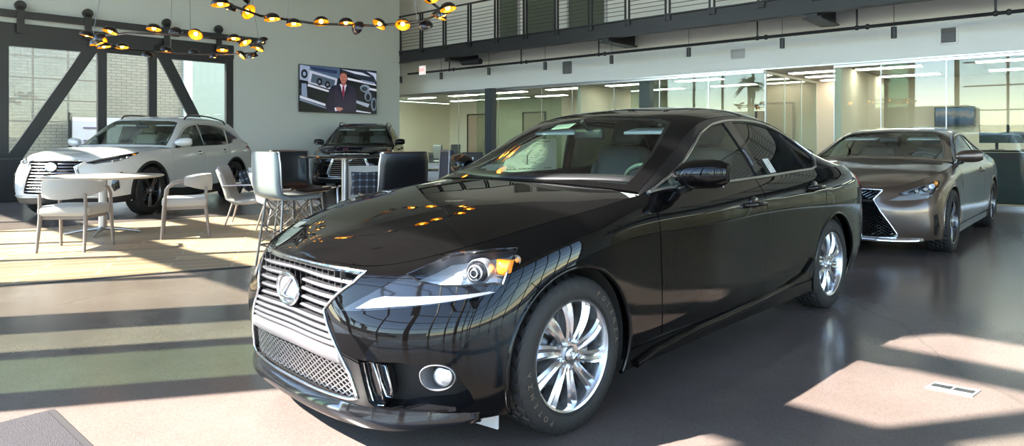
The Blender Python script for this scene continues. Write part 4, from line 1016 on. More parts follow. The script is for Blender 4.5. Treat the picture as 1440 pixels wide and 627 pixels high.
def build_rc(loc,rz):
    root=empty('coupe',loc,rz,'bronze grey two-door coupe with black spindle grille behind the black sedan','car')
    car=Car(root,.045)
    k=lambda L:[(x*.975,y*1.015,z) for x,y,z in L]
    trunk=[k([(-3.12,.76,1.0),(-3.14,.55,1.03),(-3.16,.28,1.045),(-3.17,0,1.05)]),k([(-3.30,.742,1.0),(-3.30,.55,1.025),(-3.32,.28,1.04),(-3.33,0,1.045)]),
           k([(-3.54,.68,.995),(-3.55,.50,1.018),(-3.56,.25,1.03),(-3.57,0,1.035)]),k([(-3.69,.47,.995),(-3.695,.34,1.008),(-3.70,.17,1.015),(-3.70,0,1.018)]),k([(-3.745,.10,1.0),(-3.745,.07,1.002),(-3.745,.03,1.003),(-3.745,0,1.003)])]
    light=[(.77,.55,.655),(.70,.62,.69),(.58,.70,.73),(.34,.81,.785),(.30,.82,.775),(.38,.83,.72),(.52,.80,.65),(.64,.72,.645),(.73,.64,.648)]
    gr=[(0,.685),(.30,.685),(.40,.682),(.37,.64),(.33,.585),(.40,.46),(.49,.32),(.535,.235),(.52,.205),(.45,.198),(0,.195)]
    S=dict(paint=M['bronze_paint'],skirt=RC_SKIRT,hood=RC_HOOD,top=RC_TOP,trunk=trunk,p0=RC_P0,axf=(.015,.338),axr=(-2.73,.338),archr=.37,R=.335,tw=.245,rim=.248,ytrack=.79,
      headlight=light,front_holes=[gr],cut_front=[(-.57,.92),(-.57,.80),(-.575,.50),(-.575,.275)],cut_rear=[(-2.02,.965),(-2.04,.70),(-1.98,.45),(-1.90,.275)],sill_z=.262,
      bumper_cut=[(.62,.62,.74),(.50,.76,.70),(.40,.83,.66),(.30,.87,.62),(.25,.88,.60)],
      rear_cut=(-3.40,.9,.60),tail_light=[(x*.975,y*1.015,z) for x,y,z in [(-3.42,.83,.93),(-3.55,.77,.955),(-3.66,.60,.955),(-3.72,.45,.93),(-3.74,.45,.83),(-3.66,.68,.80),(-3.60,.78,.76),(-3.44,.85,.85)]],
      windows=[[(-.68,.955),(-1.04,1.07),(-1.30,1.18),(-1.50,1.235),(-1.75,1.258),(-1.98,1.258),(-2.06,.985),(-1.40,.968),(-1.0,.955)],
               [(-2.12,.988),(-2.05,1.255),(-2.25,1.240),(-2.50,1.19),(-2.68,1.12),(-2.76,1.06),(-2.60,1.0)]],
      chrome=[[(-.60,.945),(-.76,.985),(-1.04,1.085),(-1.30,1.195),(-1.50,1.25),(-1.75,1.272),(-2.05,1.27),(-2.27,1.25),(-2.5,1.205),(-2.70,1.13),(-2.80,1.06)],
              [(-.60,.942),(-1.0,.945),(-1.6,.963),(-2.2,.98),(-2.60,.99),(-2.80,1.055)]],
      spokes=double_spokes(),wheel_mat=[M['dark_alloy']],mirror=(-.74,.93,1.01),handles=[(-1.80,.82)],
      interior=dict(mat=M['leather'],seat_x=-1.40,seat_z=.48,dash=(-.60,.93)))
    sk=body(car,S); n=car.nets['skirt']
    grille_box(car,'grille',gr,.08,M['shell'],.009)
    g=[o for o in root.children if o.name.split('.')[0]=='grille'][0]
    tab=sorted((b,a) for a,b in gr[2:-3]); w=lambda z:float(np.interp(z,[a for a,b in tab],[b for a,b in tab]))
    mb=MB(); cw,ch=.05,.030
    for i in range(30):
        z=.215+ch*.5*i
        if z>.66: break
        for j in range(-12,13):
            y=(j+(.5 if i%2 else 0))*cw
            if abs(y)>w(z)-.01: continue
            a=n.at(n.loc((.8,abs(y),z),'f'))[0]
            for dy in(-cw/2,cw/2):
                y2,z2=y+dy,z+ch/2
                if abs(y2)>w(z2)-.01 or z2>.67: continue
                b=n.at(n.loc((.8,abs(y2),z2),'f'))[0]
                mb.beam((a[0]-.03,y,z),(b[0]-.03,y2,z2),.008,.02,up=(1,0,0))
    mb.build('grille_mesh',M['gloss_black'],g)
    mb=MB(); car.bar(mb,(-.345,.345),.565,.03,.05,.008); mb.build('number_plate_beam',M['gloss_black'],g,smooth=40)
    p=n.at(n.loc((.9,0,.62),'f'))[0]; emblem(g,(p[0]+.006,0,.625),.080,.055,M['chrome'],back=M['lamp_chrome'])
    headlamp(car,light,.06,[('projector',.52,.705,.035,None,.025),('projector',.62,.685,.030,None,.02),('lamp',.42,.73,.028,M['lamp_chrome'],.02),('turn_signal',.36,.75,.028,M['amber'],.010)])
    for s_ in 'LR':
        car.trim('headlight_seal','skirt',car.ap(light),.006,M['gloss_black'],off=.001,closed=True,side=s_)
        dr=[(.83,.47,.585),(.77,.55,.625),(.70,.63,.632),(.56,.77,.635),(.50,.81,.640),(.56,.785,.612),(.70,.68,.595)]
        car.panel('daytime_light','skirt',car.ap(dr),M['drl'],side=s_,off=.004,flange=.004)
        vt=[(.55,.80,.43),(.50,.82,.44),(.46,.835,.30),(.47,.825,.22),(.52,.80,.23)]
        car.panel('brake_duct','skirt',car.ap(vt),M['gloss_black'],side=s_,off=.003,flange=.006)
    mb=MB(); rows=[]
    for y in np.linspace(-.74,.74,31):
        a=abs(y); p=n.at(n.loc((.8,a,.19),'f'))[0]; x=p[0]; rows.append([(x-.02,y,.20),(x+.006,y,.198),(x+.03,y,.178),(x+.03,y,.165),(x-.05,y,.155)])
    mb.sheet(rows); mb.build('front_lip',M['chrome'],root,smooth=60,solid=.004)
    return root
E_B=Vector((.7596,-.6504,0)); N_B=Vector((.6504,.7596,0)); RZB=math.atan2(-.6504,.7596); NB=13.98
def qpx(px,n):
    k=(px-751)/930; Y=n/(.6504*k+.7596); X=k*Y; return .7596*X-.6504*Y
def W(q,n,z=0): return E_B*q+N_B*n+Vector((0,0,z))
def yz(px,y,n):
    k=(px-751)/930; Y=n/(.6504*k+.7596); return 1.19+(198-y)*Y/930
def bobj(mb,name,mats,kind='structure',**k):
    """built in wall coordinates: x along the office front, y away from the storefront"""
    return mb.build(name,mats,kind=kind,rot=(0,0,RZB),**k)
A0=Vector((-10.65,13.37,0)); AD=Vector((.6806,.7326,0)); RZA=math.atan2(.7326,.6806)
def tpx(px,y=0):
    k=(px-751)/930; o=A0+Vector((-.7326,.6806,0))*y
    return (k*o.y-o.x)/(AD.x-k*AD.y)
def az(px,y,off=0):
    t=tpx(px,off); Y=A0.y+AD.y*t+.6806*off; return 1.19+(198-y)*Y/930
def aobj(mb,name,mats,kind='structure',**k):
    return mb.build(name,mats,kind=kind,rot=(0,0,RZA),loc=A0,**k)
HC=8.2
def room():
    q0,q1=-24.,8.
    # ground, floor
    mb=MB(); mb.box((0,0,-.16),(160,160,.2)); mb.build('ground',M['asphalt'],kind='structure')
    mb=MB(); corner=[(-17.35,-2.1),(8.2,-2.1),(8.2,20.2),(-24,20.2),(-24,12.7),(-16.9,12.7)]
    mb.prism([(q,n) for q,n in corner],.06); f=mb.build('floor',M['concrete'],kind='structure',rot=(0,0,RZB),loc=(0,0,-.06))
    # oak inlay of the lounge
    P=[Vector(p) for p in((-4.38,5.39),(-2.68,6.26),(-.2,7.50),(-.2,13.5),(-5.2,10.2),(-7.04,8.71),(-11.5,6.0),(-9.6,2.75))]
    mb=MB(); mb.prism([(p.x,p.y) for p in P],.006); mb.build('floor_wood',M['planks'],kind='structure')
    mb=MB(); a,b=Vector((-9.6,2.75,.004)),Vector((-2.68,6.26,.004)); mb.beam(a,b,.05,.008); mb.build('trim_1',M['black_steel'],kind='structure')
    cr=[(-17.35,-2.2),(8.3,-2.2),(8.3,20.2),(-24,20.2),(-24,12.7),(-16.9,12.7)]; mb=MB(); mb.prism(cr,.2); mb.build('ceiling',M['ceiling'],kind='structure',rot=(0,0,RZB),loc=(0,0,HC))
    # ---- wall with the barn doors (left) ----
    tp=[tpx(p) for p in(5,144,215,323)]; t_end=9.56; th=.28; zt=3.58
    mb=MB(); mb.box(((tp[3]+.09+t_end)/2,th/2,HC/2),(t_end-tp[3]-.09,th,HC)); mb.box(((-5.3+tp[3]+.09)/2,th/2,(HC+zt)/2),(tp[3]+.09+5.3,th,HC-zt)); mb.box(((-5.3+tp[0]-1.6)/2,th/2,zt/2),(tp[0]-1.6+5.3,th,zt))
    mb.box((t_end+3.4,th/2+3.5,HC/2),(.28,7.,HC)) if False else None
    aobj(mb,'wall_left',M['wall_grey'])
    S=M['black_steel']
    # fixed frame
    mb=MB(); mb.box(((tp[0]+tp[3])/2-.8,.10,3.42),(tp[3]-tp[0]+1.8,.22,.34)); fr=aobj(mb,'trim_2',S)
    mb=MB(); mb.box(((tp[0]+tp[3])/2-.5,-.10,3.76),(tp[3]-tp[0]+2.6,.05,.15)); mb.cyl(((tp[3]+.82),-.10,3.76),((tp[3]+.84),-.10,3.76),.075,12)
    rail=aobj(mb,'door_rail',S,kind='thing'); tag(rail,'long black steel sliding rail above the glass barn doors','rail')
    for i,px in enumerate((29,124,235,308)):
        t=tpx(px,-.14); R=Matrix.Rotation(PI/2,4,'X')
        e=empty('roller_hanger',A0+AD*t+Vector((.7326,-.6806,0))*.10,RZA,['first','second','third','last'][i]+' black barn door roller from the left, hooked over the rail','hanger','rollers on the barn door rail')
        mb=MB(); mb.cyl((0,.03,3.94),(0,-.05,3.94),.10,20); mb.build('roller_wheel',S,e,smooth=40)
        mb=MB(); mb.box((0,-.04,3.66),(.13,.02,.56)); mb.build('strap',S,e)
    # two braced door leaves and a fixed pane between
    def leaf(name,ta,tb,diag,d0):
        e=bpy.data.objects.new(name,None); C.objects.link(e); e.location=A0; e.rotation_euler=(0,0,RZA); e['kind']='structure'
        mb=MB(); w=.17
        for t in(ta,tb): mb.box((t,.05,1.63),(w,.12,3.26))
        mb.box(((ta+tb)/2,.05,3.19),(tb-ta,.11,.14)); mb.box(((ta+tb)/2,.05,.10),(tb-ta,.11,.2)); mb.build('door_frame',S,e)
        if diag:
            mb=MB(); (xa,za),(xb,zb)=diag; mb.beam((xa,-.01,za),(xb,-.01,zb),.26,.06,up=(0,1,0)) if False else mb.beam((xa,.03,za),(xb,.03,zb),.08,.24,up=(0,1,0) if False else (0,0,1)); mb.build('diagonal_brace',S,e)
        mb=MB(); mb.box(((ta+tb)/2,.07,1.65),(tb-ta-.1,.012,3.0)); mb.build('door_glass',M['clear_pane'],e)
        return e
    leaf('door_1',tp[0],tp[1],((tpx(18),az(18,226)),(tpx(136),az(136,58))),0)
    leaf('door_2',tp[2],tp[3],((tpx(222),az(222,62)),(tp[3]-.1,.25)),1)
    e=bpy.data.objects.new('window_1',None); C.objects.link(e); e.location=A0; e.rotation_euler=(0,0,RZA); e['kind']='structure'
    mb=MB(); mb.box(((tp[1]+tp[2])/2,.12,3.2),(tp[2]-tp[1],.06,.1)); mb.build('window_frame',S,e)
    mb=MB(); mb.box(((tp[1]+tp[2])/2,.12,1.6),(tp[2]-tp[1],.012,3.2)); mb.build('pane',M['clear_pane'],e)
    mb=MB(); mb.box((tp[0]-.9,.12,1.6),(1.7,.012,3.2)); mb.build('pane',M['clear_pane'],e)
    # dark guard panel at the foot of the left leaf
    mb=MB(); mb.box((tp[0]-.35,-.55,.42),(1.15,.10,.84)); g=aobj(mb,'low_screen',M['black_steel'],kind='thing',bevel=.01); tag(g,'dark grey low screen panel cut off at the left edge of the picture','screen')
    # outside: brick wall and what stands before it
    tb=tpx(258,5.0); mb=MB(); L=tb+14
    br=obj('wall_outside',[(-14,0,0),(tb,0,0),(tb,6.0,0),(-14,6.0,0),(-14,0,-.3),(tb,0,-.3),(tb,6,-.3),(-14,6,-.3)],[(0,1,2,3),(7,6,5,4),(1,5,6,2),(3,2,6,7)],M['brick'],kind='structure'); 
    br.location=A0+Vector((-.7326,.6806,0))*5.0; br.rotation_euler=(PI/2,0,RZA)
    mb=MB(); mb.box((tb+.10,5.05,3),(.22,.36,6)); aobj(mb,'trim_3',M['wall_white'])
    mb=MB(); mb.box((tb+3.2,6.5,3),(6.0,.3,6)); aobj(mb,'wall_beyond',mat('grey_green_render',(.30,.36,.34),.8))
    # white notice hoarding outside
    e=empty('notice_hoarding',(0,0,0),0,'white hoarding with thin violet lines outside the glass barn doors','board'); e.location=A0; e.rotation_euler=(0,0,RZA)
    ta,tb2=tpx(101,4.6),tpx(205,4.6)
    mb=MB(); mb.box(((ta+tb2)/2,4.6,.92),(tb2-ta,.08,1.84)); mb.build('board',mat('hoarding_white',(.62,.60,.66),.6),e)
    mb=MB(); 
    for z in(1.55,1.2): 
        for k in(0,1): mb.box((ta+(tb2-ta)*(.28+.5*k),4.54,z),((tb2-ta)*.28,.02,.035))
    mb.build('violet_line',mat('violet_line',(.16,.10,.20),.6),e)
    mb=MB(); mb.box((ta-.05,4.58,.98),(.06,.10,1.96)); mb.build('post',S,e)
    # ---- office front (back) ----
    ql=-20.6; qc1=qpx(1075,NB); qc2=qpx(1172,NB); GT=2.71
    mb=MB(); mb.box(((ql+q1)/2,NB+.12,(GT+HC)/2),(q1-ql,.24,HC-GT)); bobj(mb,'wall_back',M['wall_white'])
    mb=MB(); mb.box(((ql+q1)/2,NB-.012,GT+.012),(q1-ql,.03,.025)); bobj(mb,'trim_4',M['satin'])
    # glazing in panes
    def glaze(name,qa,qb,cuts):
        e=bpy.data.objects.new(name,None); C.objects.link(e); e.rotation_euler=(0,0,RZB); e['kind']='structure'
        xs=[qa]+cuts+[qb]
        for a,b in zip(xs,xs[1:]):
            mb=MB(); mb.box(((a+b)/2,NB+.05,GT/2+.02),(b-a-.012,.012,GT-.06)); mb.build('pane',M['office_glass'],e)
        mb=MB()
        for a in xs: mb.box((a,NB+.05,GT/2),(.014,.02,GT))
        mb.box(((qa+qb)/2,NB+.05,.03),(qb-qa,.05,.06)); mb.box(((qa+qb)/2,NB+.05,GT-.03),(qb-qa,.05,.05)); mb.build('window_frame',M['satin'],e)
        return e
    cuts=[qpx(p,NB) for p in(643,699,760,803,862,926,995)]
    glaze('window_2',ql,qc1,cuts); 
    cutr=[qpx(p,NB) for p in(1238,1330)]+[.5,2.6,4.7]
    glaze('window_3',qc2,q1,cutr)
    # office rooms behind
    nb=18.6
    mb=MB(); mb.box(((ql+q1)/2,nb+.1,GT/2+.1),(q1-ql,.2,GT+.3)); bobj(mb,'wall_office',M['beige'])
    mb=MB(); mb.box(((ql+q1)/2,(NB+nb)/2+.1,GT+.06),(q1-ql,nb-NB-.1,.08)); bobj(mb,'ceiling_office',M['office_ceiling'])
    # corridor: glazed side towards the left office, solid side right, end wall
    k=(1150-751)/930; # depth where the glazed side ends
    nd=NB+.2
    while True:
        p=W(qc1,nd); px=751+930*p.x/p.y
        if px>1148 or nd>22: break
        nd+=.05
    nd=min(nd,nb-.1)
    mb=MB(); mb.box((qc2+.06,(NB+nd)/2+.1,GT/2),(.12,nd-NB,GT)); mb.box(((qc1+qc2)/2,nd,GT/2),(qc2-qc1,.1,GT)); bobj(mb,'wall_corridor',M['beige'])
    e=bpy.data.objects.new('window_4',None); C.objects.link(e); e.rotation_euler=(0,0,RZB); e['kind']='structure'
    xs=list(np.linspace(NB+.08,nd-.06,4)); mb=MB()
    for a in xs: mb.box((qc1,a,GT/2),(.03,.035,GT))
    mb.box((qc1,(NB+nd)/2,GT-.04),(.04,nd-NB,.06)); mb.box((qc1,(NB+nd)/2,.04),(.04,nd-NB,.08)); mb.build('window_frame',mat('pale_green_frame',(.55,.62,.56),.4),e)
    for a,b in zip(xs,xs[1:]):
        mb=MB(); mb.box((qc1,(a+b)/2,GT/2),(.012,b-a-.03,GT-.1)); mb.build('pane',M['frost_glass'],e)
    # cross walls between offices
    for i,px in enumerate((668,812,885)):
        q=qpx(px,NB+.3); mb=MB(); mb.box((q,(NB+.35+nb)/2,GT/2),(.012 if i!=1 else .1,nb-NB-.4,GT)); bobj(mb,'partition_%d'%i if False else 'wall_partition',M['frost_glass'] if i!=1 else M['beige'])
    # veneer doors on the office back wall
    for i,px in enumerate((596,672,752,1098)):
        q=qpx(px,nb); 
        e=bpy.data.objects.new('door_%d'%(i+3),None); C.objects.link(e); e.rotation_euler=(0,0,RZB); e['kind']='structure'
        if px==1098: q=qpx(1090,nb)
        mb=MB(); mb.box((q,nb-.03,1.1),(1.0,.05,2.2)); mb.build('door_leaf',M['tan_door'],e)
        mb=MB(); mb.box((q-.53,nb-.04,1.13),(.05,.07,2.26)); mb.box((q+.53,nb-.04,1.13),(.05,.07,2.26)); mb.box((q,nb-.04,2.24),(1.1,.07,.05)); mb.build('door_frame',M['black_steel'],e)
        mb=MB(); mb.box((q+.40,nb-.08,1.05),(.03,.05,.28)); mb.build('door_handle',M['satin'],e)
    # steel columns
    for px,n_,w in((690,NB-.20,.27),(909,NB+.35,.30)):
        q=qpx(px,n_); mb=MB(); mb.box((q,n_,GT/2),(w,.2,GT)); bobj(mb,'column',mat('blue_grey_steel',(.055,.065,.075),.5))
    # office ceiling lamps
    i=0
    for q in np.arange(-18,7.5,2.1):
        for n_ in(15.0,17.0):
            if qc1-.2<q<qc2+.2: continue
            e=empty('ceiling_light',W(q,n_,GT-.0),RZB,'rectangular office ceiling light panel behind the glass front','light','light panels in the office ceiling')
            mb=MB(); mb.box((0,0,-.005),(1.24,.34,.04)); mb.build('light_frame',M['satin'],e); mb=MB(); mb.box((0,0,-.03),(1.18,.28,.015)); mb.build('diffuser',M['light_panel'],e); i+=1
    for n_ in(NB+.9,NB+2.0,NB+3.1):
        if n_>nd-.3: continue
        e=empty('ceiling_light',W((qc1+qc2)/2,n_,GT),RZB,'ceiling light panel inside the corridor mouth','light','light panels in the corridor ceiling')
        mb=MB(); mb.box((0,0,-.005),(1.0,.30,.04)); mb.build('light_frame',M['satin'],e); mb=MB(); mb.box((0,0,-.03),(.94,.24,.015)); mb.build('diffuser',M['light_panel'],e)
    # ---- gallery ----
    nm=12.78; za,zb=3.58,3.94; qe=-17.6
    qa=qpx(561,nm)
    mb=MB(); mb.box(((qa+q1)/2,nm+.04,(za+zb)/2),(q1-qa,.05,zb-za)); mb.box(((qa+q1)/2,nm+.07,za+.012),(q1-qa,.20,.025)); mb.box(((qa+q1)/2,nm+.07,zb-.012),(q1-qa,.22,.025)); bobj(mb,'beam_gallery',M['black_steel'])
    mb=MB(); mb.box(((qa+q1)/2,(nm+.2+NB)/2,zb-.09),(q1-qa,NB-nm-.2,.12)); bobj(mb,'floor_gallery',mat('gallery_deck',(.10,.10,.10),.7))
    for px in(625,845,1133,1560):
        q=qpx(px,nm); mb=MB(); L=1.15; mb.box((q+.10,(nm+NB)/2,za+.10),(.20,NB-nm-.05,.36)); mb.box((q+.10,(nm+NB)/2,za-.08),(.34,NB-nm-.05,.03)); bobj(mb,'beam_cross',M['black_steel'])
    for k_,px in enumerate((700,761,826)):
        w=[.75,1.1,1.2][k_]; e=bpy.data.objects.new('window_%d'%(5+k_),None); C.objects.link(e); e.rotation_euler=(0,0,RZB); e['kind']='structure'
        q=qpx([717,762,826][k_],NB); mb=MB(); mb.box((q,NB-.01,5.15),(w,.03,2.3)); mb.build('pane',M['mez_glass'] if False else mat('dark_green_pane',(.10,.12,.09),.25,0,.2),e)
        mb=MB()
        for s_ in(-w/2,w/2): mb.box((q+s_,NB-.03,5.15),(.06,.06,2.36))
        mb.box((q,NB-.03,6.3),(w,.06,.06)); mb.build('window_frame',M['satin'],e)
    # railing: posts, panels of bars
    top=zb+1.04; posts=[]; q=qa+.05; i=0
    rl=empty('gallery_railing',(0,0,0),RZB,'black steel gallery railing with thin horizontal bars above the offices','railing')
    sp=(qpx(882,nm)-qpx(592.5,nm))/7
    xs=list(np.arange(qpx(592.5,nm)-sp,q1,sp))
    for q in xs:
        mb=MB()
        for d in(-.05,.05): mb.box((q+d,nm,(zb+top)/2-.06),(.028,.05,top-zb+.16))
        mb.box((q,nm,zb-.06),(.16,.03,.14)); mb.build('post',M['black_steel'],rl)
    mb=MB(); mb.box(((xs[0]+xs[-1])/2,nm,top+.02),(xs[-1]-xs[0],.06,.035)); mb.build('handrail',M['black_steel'],rl)
    for a,b in zip(xs,xs[1:]):
        mb=MB()
        for j in range(9): mb.box(((a+b)/2,nm,zb+.12+.095*j),(b-a-.13,.012,.012))
        o=mb.build('bars',M['black_steel'],rl); 
    # sprinkler pipe with drops
    mb=MB(); mb.tube([(qa-.2,13.3,3.30),(q1,13.3,3.30)],.032,8)
    p=bobj(mb,'sprinkler_pipe',M['black_steel'],kind='thing',smooth=40); tag(p,'long black sprinkler pipe under the gallery','pipe')
    for px in(632,733,842,1065,1205,1400):
        q=qpx(px,13.3); mb=MB(); mb.tube([(q,13.3,3.30),(q,13.3,3.48),(q,13.3,3.80)],.018,6); mb.ball((q+.18,13.3,3.30),(.05,.05,.055),8,6); mb.ball((q,13.3,3.30),(.055,.05,.05),8,6); mb.build('pipe_drop',M['black_steel'],p,smooth=50)
    for i,px in enumerate((563.5,620.4,687.4,766.6,860,968.6,1100,1257,1470)):
        w=W(qpx(px,13.0),13.0,3.10); names=['at the left end of the gallery','over the left offices, beside the exit sign','right of the dark steel column','left of the dark wall grille','right of the dark wall grille','above the sedan roof','left of the corridor mouth, right of the pale air grille','above the bronze coupe','beyond the right edge']
        e=empty('pendant_light',w,RZB,'small black cylinder pendant light '+names[i],'light','cylinder pendants under the gallery')
        mb=MB(); mb.cyl((0,0,-.10),(0,0,.10),.047,16); mb.build('lamp_body',M['black_steel'],e,smooth=40); mb=MB(); mb.cyl((0,0,.1),(0,0,.52),.006,6); mb.build('cord',M['black_steel'],e)
    w=W(qpx(663,13.0),13.0,3.42); mb=MB(); mb.cyl((-.36,0,0),(.36,0,-.02),.085,16); o=mb.build('projector_tube',M['black_steel'],smooth=40,loc=w,rot=(0,0,RZB)); tag(o,'thick black tube fixed below the gallery beam beside the exit sign','fixture')
    # exit sign
    e=empty('exit_sign',W(qpx(594,13.1),13.1,3.34),RZB,'small red lit exit sign hung under the gallery','sign')
    mb=MB(); mb.box((0,0,0),(.26,.05,.27)); mb.build('sign_body',M['exit_white'],e,bevel=.005)
    cu=bpy.data.curves.new('t','FONT'); cu.body='EXIT'; cu.size=.12; cu.extrude=.002; cu.align_x='CENTER'; cu.align_y='CENTER'
    text_mesh('EXIT',.115,M['exit_red'],e,Matrix.Translation((0,-.028,0))@Matrix.Rotation(PI/2,4,'X'),'lettering')
    # air grilles
    def ventq(px0,px1,y0,y1,m,label,slm):
        n_=NB-.02; a,b=qpx(px0,n_),qpx(px1,n_); z1=yz((px0+px1)/2,y0,n_); z0=yz((px0+px1)/2,y1,n_)
        e=empty('air_grille',W((a+b)/2,n_,(z0+z1)/2),RZB,label,'vent'); w_,h_=b-a,z1-z0
        mb=MB(); mb.box((0,0,h_/2),(w_,.03,.03)); mb.box((0,0,-h_/2),(w_,.03,.03)); mb.box((w_/2,0,0),(.03,.03,h_)); mb.box((-w_/2,0,0),(.03,.03,h_)); mb.build('vent_frame',slm,e)
        mb=MB(); k_=int(h_/.04)
        for i in range(k_): mb.box((0,.0,-h_/2+.03+i*(h_-.04)/k_),(w_-.03,.012,.014),Matrix.Rotation(.6,3,'X'))
        mb.box((0,.012,0),(w_-.02,.004,h_-.02)); mb.build('slats',m,e)
    ventq(792,803,87,103,M['vent'],'dark grey wall air grille left of centre',M['vent'])
    ventq(1028.5,1046,69.5,81.5,M['vent_white'],'pale small wall air grille left of the corridor',M['vent_white'])
    ventq(1322,1346,38,61,M['vent'],'grey square wall air grille with white frame, above the bronze coupe',M['wall_white'])
    # ---- storefront behind the camera ----
    e=bpy.data.objects.new('window_9',None); C.objects.link(e); e.rotation_euler=(0,0,RZB); e['kind']='structure'; n0=-2.0
    vs=[(-16.9,.2),(-15.3,.08),(-13.8,.08),(-12.3,.08),(-10.8,.08),(-9.3,.08),(-7.56,.45),(-6.68,.11),(-5.76,.22),(-4.21,.16),(-2.6,.08),(-1.0,.30),(.6,.08),(2.2,.08),(3.8,.30),(5.4,.08),(7.0,.08),(8.0,.2)]
    hs=[(5.22,.47),(6.65,.28),(7.60,.26)]
    S_=M['black_steel']
    for q,w in vs:
        mb=MB(); mb.box((q,n0,HC/2),(w,.12 if w<.3 else .2,HC)); mb.build('mullion',S_,e)
    for z,h in hs:
        mb=MB(); mb.box((-4.45,n0,z),(25,.12,h)); mb.build('transom',S_,e)
    for z in(1.39,2.35,3.27,4.18):
        mb=MB(); mb.box((2.1,n0,z),(12.2,.06,.05)); mb.build('transom',S_,e)
    tints={(-10.8,-9.3):(.84,.84,.79),(-9.3,-7.56):(.80,.82,.76),(-7.56,-6.68):(.68,.76,.68),(-6.68,-5.76):(.42,.54,.43)}
    for (a,wa),(b,wb) in zip(vs,vs[1:]):
        tn=tints.get((a,b)); m=M['store_glass']
        if tn: m=glass('tinted_pane',tn,.05)
        if (a,b)==(-5.76,-4.21): continue      # this bay stands open
        mb=MB(); mb.box(((a+b)/2,n0,3.9),(b-a,.012,7.7)); mb.build('pane',m,e)
    mb=MB(); mb.box((-4.45,n0+.05,(7.7+HC)/2),(25,.2,HC-7.7)); bobj(mb,'wall_front',M['wall_white'])
    # right side wall, glazed
    e=bpy.data.objects.new('window_10',None); C.objects.link(e); e.rotation_euler=(0,0,RZB); e['kind']='structure'
    for n_ in np.arange(-2,10.1,1.5):
        mb=MB(); mb.box((8.1,n_,3.2),(.12,.09,6.4)); mb.build('mullion',S_,e)
    for z in(1.1,2.2,3.3,4.4,5.5,6.4):
        mb=MB(); mb.box((8.1,4,z),(.10,12,.07)); mb.build('transom',S_,e)
    mb=MB(); mb.box((8.1,4,3.2),(.012,12,6.4)); mb.build('pane',M['store_glass'],e)
    mb=MB(); mb.box((8.2,8.9,(6.4+HC)/2),(.25,22,HC-6.4)); mb.box((8.2,14.6,3.2),(.25,9.2,6.4)); bobj(mb,'wall_right',M['wall_white'])
    # gap between the barn-door wall and the far left: gallery end
    mb=MB(); mb.box((-18.15,13.3,HC/2),(.2,1.5,HC)); mb.box((-17.45,12.62,HC/2),(1.6,.12,HC)); bobj(mb,'wall_end',M['wall_white'])
    mb=MB(); mb.box((ql,16.4,GT/2),(.15,4.8,GT)); mb.box((q1+.1,16.4,GT/2),(.15,4.8,GT)); bobj(mb,'wall_office_end',M['beige'])
def text_mesh(s,size,m,parent,Mx,name,ext=.001):
    cu=bpy.data.curves.new('t','FONT'); cu.body=s; cu.size=size; cu.extrude=ext; cu.align_x='CENTER'; cu.align_y='CENTER'; cu.resolution_u=3
    o=bpy.data.objects.new('t',cu); C.objects.link(o); bpy.context.view_layer.update()
    me=bpy.data.meshes.new_from_object(o.evaluated_get(bpy.context.evaluated_depsgraph_get())); bpy.data.objects.remove(o); bpy.data.curves.remove(cu)
    me.materials.clear(); me.materials.append(m); r=bpy.data.objects.new(name,me); C.objects.link(r)
    if parent: r.parent=parent
    r.matrix_local=Mx; return r
M['store_glass']=glass('storefront_glass',(.93,.95,.92),.05)
def dining_chair(loc,rz,label,group='wooden armchairs at the round table'):
    e=empty('dining_chair',loc,rz,label,'chair',group)   # faces +x
    Wd=M['wood_grey']; F_=M['fabric_white']
    mb=MB(); rbox(mb,(.0,0,.435),(.50,.52,.11),.035); mb.build('seat',F_,e,smooth=50)
    mb=MB(); mb.box((0,0,.365),(.44,.46,.04)); mb.build('seat_frame',Wd,e,bevel=.006)
    for sx,sy in((1,1),(1,-1),(-1,1),(-1,-1)):
        mb=MB()
        if sx>0: P=[(.25,sy*.275,0),(.225,sy*.265,.36),(.20,sy*.268,.60),(.14,sy*.272,.665),(.02,sy*.278,.69),(-.10,sy*.270,.70)]; r=[.014,.020,.018,.018,.017,.015]
        else: P=[(-.27,sy*.235,0),(-.225,sy*.225,.36),(-.235,sy*.225,.62)]; r=[.014,.021,.015]
        mb.tube(P,r,10); mb.build('leg',Wd,e,smooth=60)
    rows=[]
    for i in range(17):
        a=math.radians(92+176*i/16); tt=abs(i-8)/8; zc=.665+.02*tt; h=.105*(1-.62*tt**2.2); x=.30*math.cos(a)*1.0+.02; y=.285*math.sin(a); nx,ny=math.cos(a),math.sin(a)
        x+= .0
        rows.append([(x+nx*d-.0,y+ny*d,zc+z*h) for d,z in((-.018,-1),(-.024,-.4),(-.022,.5),(-.012,1),(.012,1),(.022,.5),(.024,-.4),(.016,-1))])
    mb=MB(); mb.sheet(rows,close=True); mb.add(rows[0],[tuple(range(8))]); mb.add(rows[-1],[tuple(reversed(range(8)))]); mb.build('backrest',F_,e,smooth=50)
    return e
def round_table(loc,r,h,name,label,top,leg,feet,thick=.03,pole=.05,foot=.42):
    e=empty(name,loc,.35,label,'table')
    mb=MB(); mb.lathe([(0.0001,h),(r-.008,h),(r,h-.008),(r-.004,h-thick*.6),(r-.05,h-thick),(0.0001,h-thick)],64); mb.build('table_top',top,e,smooth=30)
    mb=MB(); mb.lathe([(.11,h-thick),(.11,h-thick-.012),(pole,h-thick-.02),(pole,.08),(pole+.02,.06),(0.0001,.06)],28); mb.build('pedestal',leg,e,smooth=40)
    for i in range(feet):
        a=2*PI*i/feet; mb=MB(); mb.tube([(.0,0,.075),(foot*.6*math.cos(a),foot*.6*math.sin(a),.045),(foot*math.cos(a),foot*math.sin(a),.014)],[.030,.022,.014],8); mb.build('foot',leg,e,smooth=50)
    return e
